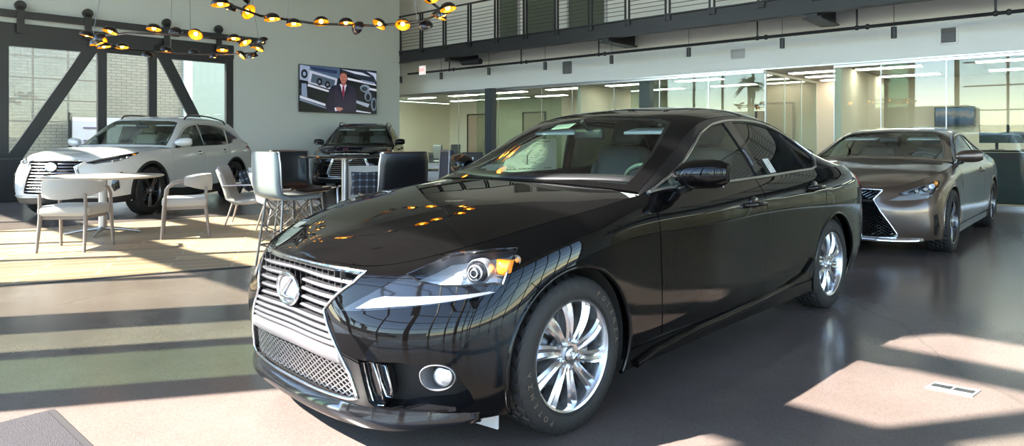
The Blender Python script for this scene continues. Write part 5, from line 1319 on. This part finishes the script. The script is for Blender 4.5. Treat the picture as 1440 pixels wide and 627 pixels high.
def bar_stool(loc,rz,label,m,edge,group='bar stools around the high table'):
    e=empty('bar_stool',loc,rz,label,'stool',group)   # faces +x
    prof=[(.20,.700),(.17,.688),(.0,.682),(-.12,.686),(-.175,.705),(-.205,.745),(-.215,.80),(-.225,.98),(-.23,1.065),(-.226,1.08)]
    rows=[]
    for x,z in prof:
        wv=.225 if z<1.05 else .21
        rows.append([(x+(.030*(abs(t)/1)**3 if z>.74 else 0),wv*t,z+(.012*abs(t)**3 if z<.74 else 0)) for t in np.linspace(-1,1,11)])
    mb=MB(); mb.sheet(rows); s=mb.build('seat_shell',m,e,smooth=60,solid=.035)
    mb=MB()
    for t in(-1,1): mb.tube([(x+(.03 if z>.74 else 0),(.228 if z<1.05 else .213)*t,z+(.012 if z<.74 else 0)) for x,z in prof],.010,6)
    x,z=prof[-1]; mb.tube([(x+.03*abs(t)**3,.21*t,z) for t in np.linspace(-1,1,9)],.010,6); mb.build('piping',edge,e,smooth=60)
    tops=[(.13,.15),(.13,-.15),(-.13,-.15),(-.13,.15)]; bots=[(.20,.215),(.20,-.215),(-.20,-.215),(-.20,.215)]
    wr=M['wire']
    for (a,b),(c,d) in zip(tops,bots):
        mb=MB(); mb.tube([(a,b,.675),(c,d,0)],.011,8); mb.build('leg',wr,e,smooth=60)
    def at(i,z):
        t=1-z/.675; (a,b),(c,d)=tops[i],bots[i]; return (a+(c-a)*t,b+(d-b)*t,z)
    mb=MB(); mb.tube([at(i,.24) for i in range(4)],.009,8,closed=True); mb.build('foot_ring',wr,e,smooth=60)
    for i in range(4):
        j=(i+1)%4; mb=MB(); mb.tube([at(i,.66),at(j,.42)],.005,6); mb.tube([at(j,.66),at(i,.42)],.005,6); mb.tube([at(i,.42),at(j,.26)],.005,6); mb.tube([at(j,.42),at(i,.26)],.005,6); mb.build('cross_brace',wr,e,smooth=60)
    mb=MB(); mb.box((0,0,.672),(.30,.34,.018)); mb.build('seat_plate',wr,e)
    return e
def lounge_chair(loc,rz,label,group='white lounge chairs'):
    e=empty('lounge_chair',loc,rz,label,'armchair',group)   # faces +x
    F_=M['fabric_white']
    prof=[(.36,.36),(.34,.395),(.20,.40),(.0,.375),(-.16,.365),(-.24,.42),(-.30,.55),(-.36,.72),(-.40,.82),(-.42,.835),(-.445,.82)]
    rows=[[ (x+.03*t*t*(1 if z>.42 else 0),.31*t*(1 if z<.8 else .93),z) for t in np.linspace(-1,1,11)] for x,z in prof]
    mb=MB(); mb.sheet(rows); mb.build('seat_shell',F_,e,smooth=60,solid=.07)
    for sy in(1,-1):
        mb=MB(); mb.tube([(-.34,sy*.32,.56),(-.10,sy*.345,.575),(.14,sy*.345,.575),(.20,sy*.345,.55),(.20,sy*.34,.36)],.013,8); mb.build('arm',M['satin'],e,smooth=60)
    for sx,sy in((1,1),(1,-1),(-1,1),(-1,-1)):
        mb=MB(); mb.tube([(sx*.20-.02,sy*.20,.34),(sx*.30-.02,sy*.26,0)],[.018,.010],8); mb.build('leg',M['wood_grey'],e,smooth=60)
    return e
def pillow(loc,rot,label):
    mb=MB(); rows=[]; n=13
    V=[];F=[]
    for s_ in(1,-1):
        for i in range(n):
            for j in range(n):
                u,v=-1+2*i/(n-1),-1+2*j/(n-1); h=.075*((1-u**4)*(1-v**4))**.6+.006; k=1-.06*(1-abs(u))*abs(v)-.06*(1-abs(v))*abs(u)
                V.append((h*s_,u*.23*k,v*.20*k))
    for s_ in range(2):
        for i in range(n-1):
            for j in range(n-1):
                a=s_*n*n+i*n+j; q=(a,a+1,a+n+1,a+n); F.append(q if s_ else tuple(reversed(q)))
    rim=[i*n for i in range(n)]+[(n-1)*n+j for j in range(1,n)]+[i*n+n-1 for i in range(n-2,-1,-1)]+[j for j in range(n-2,0,-1)]
    for i in range(len(rim)): a,b=rim[i],rim[(i+1)%len(rim)]; F.append((a,b,b+n*n,a+n*n))
    V=[(x*.85,y*.8,z*.8) for x,y,z in V]
    o=obj('cushion',V,F,M['plaid'],smooth=60,loc=loc,rot=rot); return tag(o,label,'cushion')
def chandelier(loc,R,n,seed,label,cables):
    rr=random.Random(seed); e=empty('chandelier',loc,0,label,'chandelier','ring chandeliers')
    sides=10; P=[Vector((R*math.cos(2*PI*i/sides+.2),R*math.sin(2*PI*i/sides+.2),0)) for i in range(sides)]
    mb=MB(); mb.tube([P[i//2]*(1 if i%2==0 else 1) if i%2==0 else (P[i//2]+P[(i//2+1)%sides])/2 for i in range(2*sides)],.014,8,True); mb.build('ring',M['bronze_shade'],e,smooth=50)
    dome=[(.0001,.062),(.03,.060),(.058,.047),(.078,.022),(.084,-.006)]; inner=[(.081,-.006),(.074,.020),(.055,.042),(.028,.054),(.0001,.056)]
    for i in range(n):
        a=2*PI*(i+rr.uniform(-.3,.3))/n; p=Vector((R*math.cos(a),R*math.sin(a),0))*.985
        k=a/(2*PI)*sides-.2*sides/(2*PI); 
        out=rr.choice((-1,1)); tilt=rr.uniform(.1,.75); az_=a+(0 if out>0 else PI)+rr.uniform(-.7,.7)
        off=Vector((math.cos(az_),math.sin(az_),0))*rr.uniform(.03,.11)+Vector((0,0,rr.uniform(-.07,.07)))
        c=p+off; Mx=Matrix.Translation(c)@Matrix.Rotation(az_,4,'Z')@Matrix.Rotation(-tilt if rr.random()<.75 else tilt*1.6,4,'Y')
        mb=MB(); mb.lathe(dome,20,Mx); sh=mb.build('lamp_shade',M['bronze_shade'],e,smooth=60)
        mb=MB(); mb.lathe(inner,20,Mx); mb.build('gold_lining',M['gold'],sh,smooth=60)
        mb=MB(); mb.ball(Mx@Vector((0,0,.012)),.026,10,7); mb.build('bulb',M['bulb'],sh,smooth=80)
        mb=MB(); mb.tube([p*1.015,c+Vector((0,0,.03))],.008,6); mb.build('lamp_arm',M['bronze_shade'],sh,smooth=60)
    for a in cables:
        mb=MB(); x,y=R*math.cos(a),R*math.sin(a); mb.tube([(x,y,0),(x*.12,y*.12,HC-loc[2]-.03)],.004,6); mb.build('cable',M['wire'],e)
    mb=MB(); mb.lathe([(0.0001,HC-loc[2]-.002),(.16,HC-loc[2]-.002),(.16,HC-loc[2]-.04),(.0001,HC-loc[2]-.05)],24); mb.build('ceiling_rose',M['bronze_shade'],e,smooth=40)
    return e
def wall_screen():
    ta,tb=tpx(420.5,-.08),tpx(529.5,-.08)
    zt=(az(421,89.8,-.08)+az(530,100,-.08))/2; zb=(az(421,156,-.08)+az(530,161.5,-.08))/2
    w,h=tb-ta,zt-zb; e=empty('wall_screen',A0+AD*((ta+tb)/2)+Vector((.7326,-.6806,0))*.02+Vector((0,0,(zt+zb)/2)),RZA,'large wall screen showing a man in a dark suit before a car close-up','screen')
    mb=MB(); mb.box((0,-.045,0),(w,.05,h)); mb.box((0,-.01,0),(.6,.05,.5)); fr=mb.build('screen_frame',M['tv_black'],e,bevel=.004)
    cols={}
    def cm(c):
        if c not in cols: cols[c]=mat('screen_colour',(0,0,0),.25,emit=c,es=1.0)
        return cols[c]
    V=[];F=[];ms=[];mi=[]; lay=[0]
    def poly(pts,c):
        lay[0]+=1; y=-.0705-.00035*lay[0]; n=len(V); m=cm(c)
        if m not in ms: ms.append(m)
        for u,v in pts: V.append(((u-.5)*(w-.03),y,(.5-v)*(h-.03)))
        F.append(tuple(range(n,n+len(pts)))); mi.append(ms.index(m))
    def ell(cu,cv,ru,rv,c,n=22): poly([(cu+ru*math.cos(2*PI*i/n),cv+rv*math.sin(2*PI*i/n)) for i in range(n)],c)
    poly([(0,0),(1,0),(1,1),(0,1)],(18,22,28))
    poly([(0,0),(.5,0),(.5,.22),(.30,.30),(0,.10)],(70,90,115)); poly([(.12,.02),(.47,.06),(.46,.14),(.15,.09)],(40,52,80))
    poly([(0,0),(.12,.02),(.12,.35),(0,.32)],(140,155,180)); ell(.055,.19,.04,.10,(25,28,35)); ell(.055,.19,.018,.045,(130,150,180))
    poly([(.12,.10),(.47,.24),(.44,.52),(.10,.38)],(175,182,200)); poly([(.15,.17),(.44,.28),(.42,.47),(.13,.36)],(70,85,100))
    ell(.24,.34,.035,.085,(15,18,24)); ell(.34,.39,.032,.08,(15,18,24)); ell(.24,.34,.015,.035,(110,120,140)); ell(.34,.39,.014,.03,(110,120,140))
    poly([(.10,.40),(.36,.52),(.36,.56),(.09,.45)],(200,205,215)); poly([(.10,.47),(.34,.58),(.33,.80),(.09,.64)],(22,28,30)); poly([(.02,.40),(.08,.40),(.09,.70),(.02,.66)],(120,135,160))
    poly([(.0,.66),(.33,.83),(.33,.88),(.0,.72)],(190,198,212)); poly([(0,.73),(.33,.90),(.33,.93),(0,.77)],(110,125,150)); poly([(0,.80),(.32,.95),(.30,1),(0,1)],(12,14,16))
    poly([(.5,.0),(1,.0),(1,.28),(.75,.20),(.5,.05)],(35,42,55)); poly([(.52,.02),(.80,.06),(.92,.14),(.70,.10)],(190,198,215)); poly([(.86,.02),(1,.05),(1,.25),(.96,.12)],(175,185,205))
    poly([(.60,.20),(.98,.30),(1,.34),(.60,.25)],(210,214,225)); poly([(.78,.22),(.98,.27),(.96,.31),(.80,.27)],(120,135,160)); poly([(.62,.30),(.80,.36),(.78,.62),(.62,.60)],(20,24,26))
    ell(.84,.42,.07,.09,(120,135,150)); ell(.83,.43,.045,.055,(45,55,65)); ell(.88,.60,.05,.12,(100,115,130)); ell(.88,.62,.028,.08,(20,24,30)); poly([(.90,.40),(1,.42),(1,.47),(.90,.45)],(195,200,210)); ell(.96,.78,.04,.16,(95,110,125)); ell(.965,.78,.022,.11,(15,18,22))
    poly([(.70,.70),(.90,.78),(.88,.86),(.70,.76)],(150,160,178)); poly([(.70,.78),(.88,.88),(.86,.98),(.70,.94)],(16,20,22)); poly([(.70,.93),(.92,.98),(.92,1),(.70,.97)],(190,196,210))
    # man in a dark suit
    poly([(.36,.50),(.40,.41),(.49,.36),(.60,.36),(.68,.41),(.71,.52),(.72,.78),(.715,1),(.35,1),(.31,.86)],(34,30,52))
    poly([(.36,.50),(.40,.41),(.43,.46),(.42,.80),(.46,.93),(.40,1),(.31,.90)],(27,24,44))
    poly([(.495,.36),(.585,.36),(.575,.52),(.545,.66),(.51,.52)],(205,205,225)); poly([(.530,.40),(.555,.40),(.565,.60),(.545,.72),(.525,.60)],(120,25,60))
    poly([(.49,.36),(.51,.42),(.545,.68),(.53,.72),(.47,.46)],(24,22,40)); poly([(.60,.36),(.575,.42),(.545,.68),(.555,.72),(.62,.46)],(24,22,40))
    poly([(.515,.28),(.575,.28),(.575,.37),(.545,.40),(.515,.37)],(140,85,75)); ell(.545,.205,.048,.125,(165,105,92)); 
    poly([(.498,.19),(.500,.10),(.525,.065),(.565,.065),(.590,.10),(.592,.19),(.580,.13),(.545,.105),(.510,.13)],(50,40,40))
    ell(.527,.19,.007,.008,(60,35,35)); ell(.563,.19,.007,.008,(60,35,35)); poly([(.541,.19),(.549,.19),(.553,.235),(.538,.235)],(150,90,80)); ell(.545,.27,.017,.009,(125,65,65))
    poly([(.44,.90),(.47,.88),(.52,.89),(.54,.92),(.50,.97),(.45,.965)],(165,110,100)); poly([(.425,.90),(.445,.89),(.46,.965),(.435,.975)],(200,200,220))
    obj('screen_picture',V,F,ms,e,mi=mi)
    return e
def furniture():
    round_table((-5.51,8.45,.006),.69,.742,'round_table','round pale wooden cafe table on a steel pedestal beside the white crossover',M['table_wood'],M['steel_leg'],4)
    dining_chair((-5.04,7.26,.006),math.radians(97),'cream and grey-wood armchair with its back to the camera, in front of the round table')
    dining_chair((-4.36,8.27,.006),math.radians(207),'cream and grey-wood armchair at the right side of the round table')
    lounge_chair((-4.02,9.45,.006),math.radians(14),'white lounge chair turned right, holding a dark plaid cushion, left of the stools')
    pillow((-4.06,9.36,.63),(0,math.radians(-22),math.radians(14)),'dark plaid cushion on the left lounge chair')
    lounge_chair((-3.28,8.75,.006),math.radians(35),'white lounge chair seen through the wire legs of the silver-backed stool')
    lounge_chair((-2.27,8.9,.006),math.radians(-78),'white lounge chair facing the camera behind the high table')
    pillow((-2.23,8.74,.63),(0,math.radians(-22),math.radians(-78)),'blue plaid cushion on the lounge chair behind the high table')
    round_table((-1.80,6.30,.006),.42,1.045,'high_table','high round bar table with dark thin top among the stools',M['gloss_black'],M['steel_leg'],4,.022,.034,.30)
    bar_stool((-2.24,6.02,.006),math.radians(49),'bar stool with silver-grey outer back, leftmost of the stools',M['grey_leather'],M['satin'])
    bar_stool((-2.42,6.86,.006),math.radians(-38),'black bar stool showing the inside of its back, behind the silver-backed one',M['black_leather'],M['wire'])
    bar_stool((-1.28,5.98,.006),math.radians(130),'black bar stool with its back to the camera, right of the high table',M['black_leather'],M['satin'])
    bar_stool((-1.10,6.70,.006),math.radians(200),'navy-black bar stool mostly hidden behind the right-hand stool',M['navy_cloth'],M['wire'])
    # sofa and low console by the offices
    e=empty('sofa',(-1.25,11.6,.006),math.radians(-85),'cream low sofa beyond the bar stools','sofa')
    mb=MB(); rbox(mb,(.05,0,.34),(.75,1.9,.22),.05); mb.build('seat',M['fabric_white'],e,smooth=50)
    mb=MB(); rbox(mb,(-.32,0,.55),(.18,1.9,.42),.05); mb.build('backrest',M['fabric_white'],e,smooth=50)
    for s_ in(1,-1): mb=MB(); rbox(mb,(.03,s_*.93,.44),(.72,.14,.34),.04); mb.build('armrest',M['fabric_white'],e,smooth=50)
    for sx in(1,-1):
        for sy in(1,-1): mb=MB(); mb.cyl((sx*.28+.03,sy*.82,.24),(sx*.30+.03,sy*.85,0),.018,8,.012); mb.build('leg',M['black_steel'],e,smooth=60)
    e=empty('console_table',(-1.40,10.6,.006),math.radians(0),'narrow black console table in front of the cream sofa','table')
    mb=MB(); mb.box((0,0,.72),(1.3,.34,.035)); mb.build('table_top',M['gloss_black'],e,bevel=.004)
    for sx in(1,-1):
        for sy in(1,-1): mb=MB(); mb.box((sx*.62,sy*.14,.35),(.03,.03,.70)); mb.build('leg',M['black_steel'],e)
    c=empty('side_chair',(-1.17,13.2,0),math.radians(-70),'tan wooden chair with dark back standing before the office glass, left of the windshield','chair')
    mb=MB(); rbox(mb,(0,0,.45),(.46,.46,.06),.02); mb.build('seat',M['dark_seat'],c,smooth=50)
    mb=MB(); mb.box((-.21,0,.86),(.03,.44,.20)); mb.build('backrest',M['dark_seat'],c,bevel=.01)
    for k in range(4): mb=MB(); mb.beam((-.20,-.15+.1*k,.47),(-.21,-.15+.1*k,.78),.02,.03); mb.build('slat',M['tan_door'],c)
    for sx in(1,-1):
        for sy in(1,-1): mb=MB(); mb.tube([(sx*.19,sy*.19,.43),(sx*.22,sy*.21,0)],[.018,.013],8); mb.build('leg',M['tan_door'],c,smooth=60)
    # floor mat, floor plate
    a=Vector((-2.119,2.92,0)); d1=(Vector((-1.728,2.58,0))-a).normalized(); d2=Vector((-d1.y,d1.x,0))*-1
    if d2.x>0: d2=-d2
    e=empty('door_mat',(0,0,0),0,'grey ribbed door mat at the lower left corner of the picture','mat')
    P=[a,a+d1*1.1,a+d1*1.1+d2*1.8,a+d2*1.8]
    mb=MB(); mb.prism([(p.x,p.y) for p in P],.008); mb.build('mat_edge',M['rubber_edge'],e)
    ce=sum(P,Vector())/4; Q=[ce+(p-ce).normalized()*((p-ce).length-.035) for p in P]; mb=MB(); mb.prism([(p.x,p.y) for p in Q],.013); mb.build('mat_pile',M['mat_pile'],e)
    P=[Vector((1.883,3.189,0)),Vector((1.978,3.262,0)),Vector((2.130,3.150,0)),Vector((2.035,3.07,0))]
    e=empty('floor_outlet_cover',(0,0,0),0,'small brushed metal floor outlet cover in the sunlit patch on the right','floor outlet')
    mb=MB(); mb.prism([(p.x,p.y) for p in P],.004); mb.build('cover_plate',M['plate'],e)
    ce=sum(P,Vector())/4
    for k in(-1,1):
        c2=ce+(P[2]-P[1]).normalized()*.045*k; Q=[c2+(p-ce)*.42 for p in P]; mb=MB(); mb.prism([(p.x,p.y) for p in Q],.0055); mb.build('hinged_lid',M['satin'],e)
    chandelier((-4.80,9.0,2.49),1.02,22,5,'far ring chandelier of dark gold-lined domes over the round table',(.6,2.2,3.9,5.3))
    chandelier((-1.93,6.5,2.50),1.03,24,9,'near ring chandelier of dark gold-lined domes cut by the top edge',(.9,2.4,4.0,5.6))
    wall_screen()
    # office furniture behind the glass
    def desk(px,n_,w,label,h=.74,panel=True):
        e=empty('desk',W(qpx(px,n_),n_,0),RZB,label,'desk')
        mb=MB(); mb.box((0,0,h),(w,.7,.035)); mb.build('desk_top',M['gloss_black'],e,bevel=.004)
        mb=MB(); mb.box((0,-.30,h/2),(w-.1,.03,h-.05)); mb.build('front_panel',M['dark_seat'],e)
        for s_ in(1,-1): mb=MB(); mb.box((s_*(w/2-.03),0,h/2),(.04,.62,h-.03)); mb.build('side_panel',M['dark_seat'],e)
        return e
    def monitor(px,n_,z,label):
        e=empty('monitor',W(qpx(px,n_),n_,z),RZB+.2,label,'monitor','monitors on the right-hand office desk'); mb=MB(); mb.box((0,0,.30),(.56,.03,.34)); mb.build('screen_case',M['tv_black'],e,bevel=.004)
        mb=MB(); mb.box((0,.03,.10),(.05,.02,.20)); mb.box((0,.02,.008),(.22,.16,.012)); mb.build('stand',M['dark'],e)
    def office_chair(px,n_,rz,label):
        e=empty('office_chair',W(qpx(px,n_),n_,0),rz,label,'chair','office chairs behind the glass')
        mb=MB(); rbox(mb,(0,0,.47),(.46,.46,.07),.025); mb.build('seat',M['dark_seat'],e,smooth=50)
        mb=MB(); rbox(mb,(-.23,0,.80),(.06,.42,.50),.025,Matrix.Rotation(math.radians(-8),3,'Y')); mb.build('backrest',M['dark_seat'],e,smooth=50)
        mb=MB(); mb.cyl((0,0,.44),(0,0,.08),.025,10); mb.build('gas_lift',M['satin'],e,smooth=50)
        for i in range(5):
            a=2*PI*i/5; mb=MB(); mb.tube([(0,0,.09),(.27*math.cos(a),.27*math.sin(a),.05)],[.02,.014],6); mb.ball((.27*math.cos(a),.27*math.sin(a),.026),.026,8,6); mb.build('castor_leg',M['dark'],e,smooth=60)
    desk(628,16.4,1.3,'dark desk behind the glass left of the steel column')
    office_chair(622,15.7,1.0,'dark office chair at the left office desk'); office_chair(636,17.3,-2.0,'dark office chair on the far side of the left office desk')
    desk(1425,15.2,3.4,'long dark counter behind the glass right of the bronze coupe',1.0)
    monitor(1402,15.1,1.02,'left dark monitor on the long office counter'); monitor(1446,15.1,1.02,'right dark monitor on the long office counter, at the picture edge')
    # picture in the right office
    n_=18.46; a,b=qpx(1314,n_),qpx(1372,n_); z1=yz(1343,150,n_); z0=yz(1343,178,n_)
    e=empty('wall_picture',W((a+b)/2,n_,(z0+z1)/2),RZB,'wide dark framed landscape picture in the right-hand office','picture')
    mb=MB(); mb.box((0,0,0),(b-a,.05,z1-z0)); mb.build('frame',M['tv_black'],e,bevel=.005)
    m,nt,bs,N,L=nodes('landscape_picture'); tc=N('ShaderNodeTexCoord'); sx=N('ShaderNodeSeparateXYZ'); L(tc.outputs['Object'],sx.inputs[0]); nz=N('ShaderNodeTexNoise'); nz.inputs['Scale'].default_value=5; L(tc.outputs['Object'],nz.inputs['Vector'])
    ad=N('ShaderNodeMath'); ad.operation='MULTIPLY_ADD'; L(nz.outputs['Fac'],ad.inputs[0]); ad.inputs[1].default_value=.3; L(sx.outputs[2],ad.inputs[2]); r=ramp(N,[(.0,(.02,.05,.12)),(.12,(.04,.12,.26)),(.22,(.35,.30,.32)),(.32,(.10,.22,.42))]); L(ad.outputs[0],r.inputs[0]); L(r.outputs[0],bs.inputs['Base Color'])
    mb=MB(); mb.box((0,-.028,0),(b-a-.06,.004,z1-z0-.06)); mb.build('print',m,e)
def outside():
    # seen mirrored in the office glass: a stucco tower, palms, a long low building, a parked car
    e=empty('stucco_building',W(-22,-46,0),RZB,'tan stucco building with a square tower, mirrored in the right-hand office glass','building')
    mb=MB(); mb.box((0,0,2.2),(26,8,4.4)); mb.build('wall',M['stucco'],e)
    mb=MB(); mb.box((3.5,3.5,4.6),(3.0,3.0,9.2)); mb.build('tower',M['stucco'],e)
    mb=MB(); mb.add([(1.6,1.6,9.2),(5.4,1.6,9.2),(5.4,5.4,9.2),(1.6,5.4,9.2),(3.5,3.5,10.6)],[(3,2,1,0),(0,1,4),(1,2,4),(2,3,4),(3,0,4)]); mb.build('tower_roof',M['roof_tile'],e)
    mb=MB(); mb.box((3.5,5.02,7.6),(.7,.06,1.3)); mb.lathe([(0.0001,0),(.35,0),(.35,.06),(.0001,.06)],20,Matrix.Translation((3.5,5.05,8.25))@Matrix.Rotation(PI/2,4,'X')); mb.build('belfry_window',M['tv_black'],e)
    for i in range(6): mb=MB(); mb.box((-10+3.4*i,4.02,1.7),(1.5,.06,1.6)); mb.build('window',M['tv_black'],e)
    e=empty('low_warehouse',W(12,-52,0),RZB,'long low pale building outside, mirrored in the office glass','building')
    mb=MB(); mb.box((0,0,2.4),(34,10,4.8)); mb.build('wall',M['wall_white'],e); mb=MB(); mb.box((0,0,4.9),(34.5,10.5,.25)); mb.build('roof',M['roof_tile'],e)
    for i,(q,n_,h) in enumerate(((-12.5,-24,6.2),(-17,-27,7.0),(-24,-30,6.4))):
        e=empty('palm_tree',W(q,n_,0),i,['palm nearest the tower, mirrored in the office glass','taller middle palm outside, mirrored in the office glass','leftmost palm tree standing outside the storefront'][i],'tree','palms outside')
        mb=MB(); mb.tube([(0,0,0),(.05,0,h*.5),(.12,.05,h)],[.22,.17,.15],10); mb.build('trunk',M['palm_trunk'],e,smooth=60)
        mb=MB(); rr=random.Random(i)
        for k in range(34):
            a=rr.uniform(0,2*PI); el=rr.uniform(-.7,1.2); L_=rr.uniform(1.1,1.7); p=Vector((.12,.05,h)); d=Vector((math.cos(a)*math.cos(el),math.sin(a)*math.cos(el),math.sin(el))); sd=Vector((-math.sin(a),math.cos(a),0))
            rows=[]
            for j in range(6):
                t=j/5; q_=p+d*L_*t+Vector((0,0,-.55*t*t*L_)); w_=.26*math.sin(PI*min(1,.12+t*.88))**.8+.01; rows.append([q_-sd*w_+Vector((0,0,-.08*w_)),q_,q_+sd*w_+Vector((0,0,-.08*w_))])
            mb.sheet(rows)
        mb.build('fronds',M['palm_leaf'],e,solid=.006)
def lights():
    w=bpy.data.worlds.new('sky'); sc.world=w; w.use_nodes=True; nt=w.node_tree; bg=nt.nodes['Background']
    s=nt.nodes.new('ShaderNodeTexSky'); s.sky_type='NISHITA'; s.sun_disc=False; s.sun_elevation=math.radians(41.6); s.sun_rotation=math.atan2(-.972,-.2334); s.air_density=1.0; s.dust_density=.03
    mx=nt.nodes.new('ShaderNodeMix'); mx.data_type='RGBA'; mx.blend_type='MULTIPLY'; mx.inputs[0].default_value=1; mx.inputs[7].default_value=(1.0,.98,1.0,1); nt.links.new(s.outputs[0],mx.inputs[6]); nt.links.new(mx.outputs[2],bg.inputs[0]); bg.inputs[1].default_value=SKY
    l=bpy.data.lights.new('sun','SUN'); l.energy=SUN; l.angle=math.radians(.55); l.color=(1,.94,.86); lo=bpy.data.objects.new('sun',l); C.objects.link(lo)
    d=Vector((.972,.2334,-.888)); lo.rotation_euler=d.to_track_quat('-Z','Y').to_euler()
SKY=1.25; SUN=38.0
sc=bpy.context.scene
cam=bpy.data.cameras.new('camera'); co=bpy.data.objects.new('camera',cam); C.objects.link(co); co.location=(0,0,1.19); co.rotation_euler=(PI/2,0,0)
cam.sensor_width=36; cam.lens=36*930/1440; cam.shift_x=-31/1440; cam.shift_y=-(313.5-198)/1440; cam.clip_start=.05; cam.clip_end=500
sc.camera=co
sc.view_settings.view_transform='Standard'; sc.view_settings.look='None'; sc.view_settings.gamma=1; sc.view_settings.use_curve_mapping=False
sc.cycles.use_denoising=True
room()
isc=build_is()
rxw=build_rx((-7.168,10.829,0),PI+1.533,M['white_paint'],'white crossover with chrome-barred grille parked before the glass barn doors')
build_rx((-4.28,15.814,0),PI+1.697,M['black_paint'],'black crossover parked nose-on below the wall screen',dark=True)
build_rc((3.84,7.70,0),PI+.84)
furniture(); outside()
c=copy_tree(rxw); c.location=W(-1,-11,-.06); c.rotation_euler=(0,0,RZB+.3); c['label']='white crossover parked outdoors, mirrored in the right-hand office glass'
lights()
sc.view_settings.exposure=0
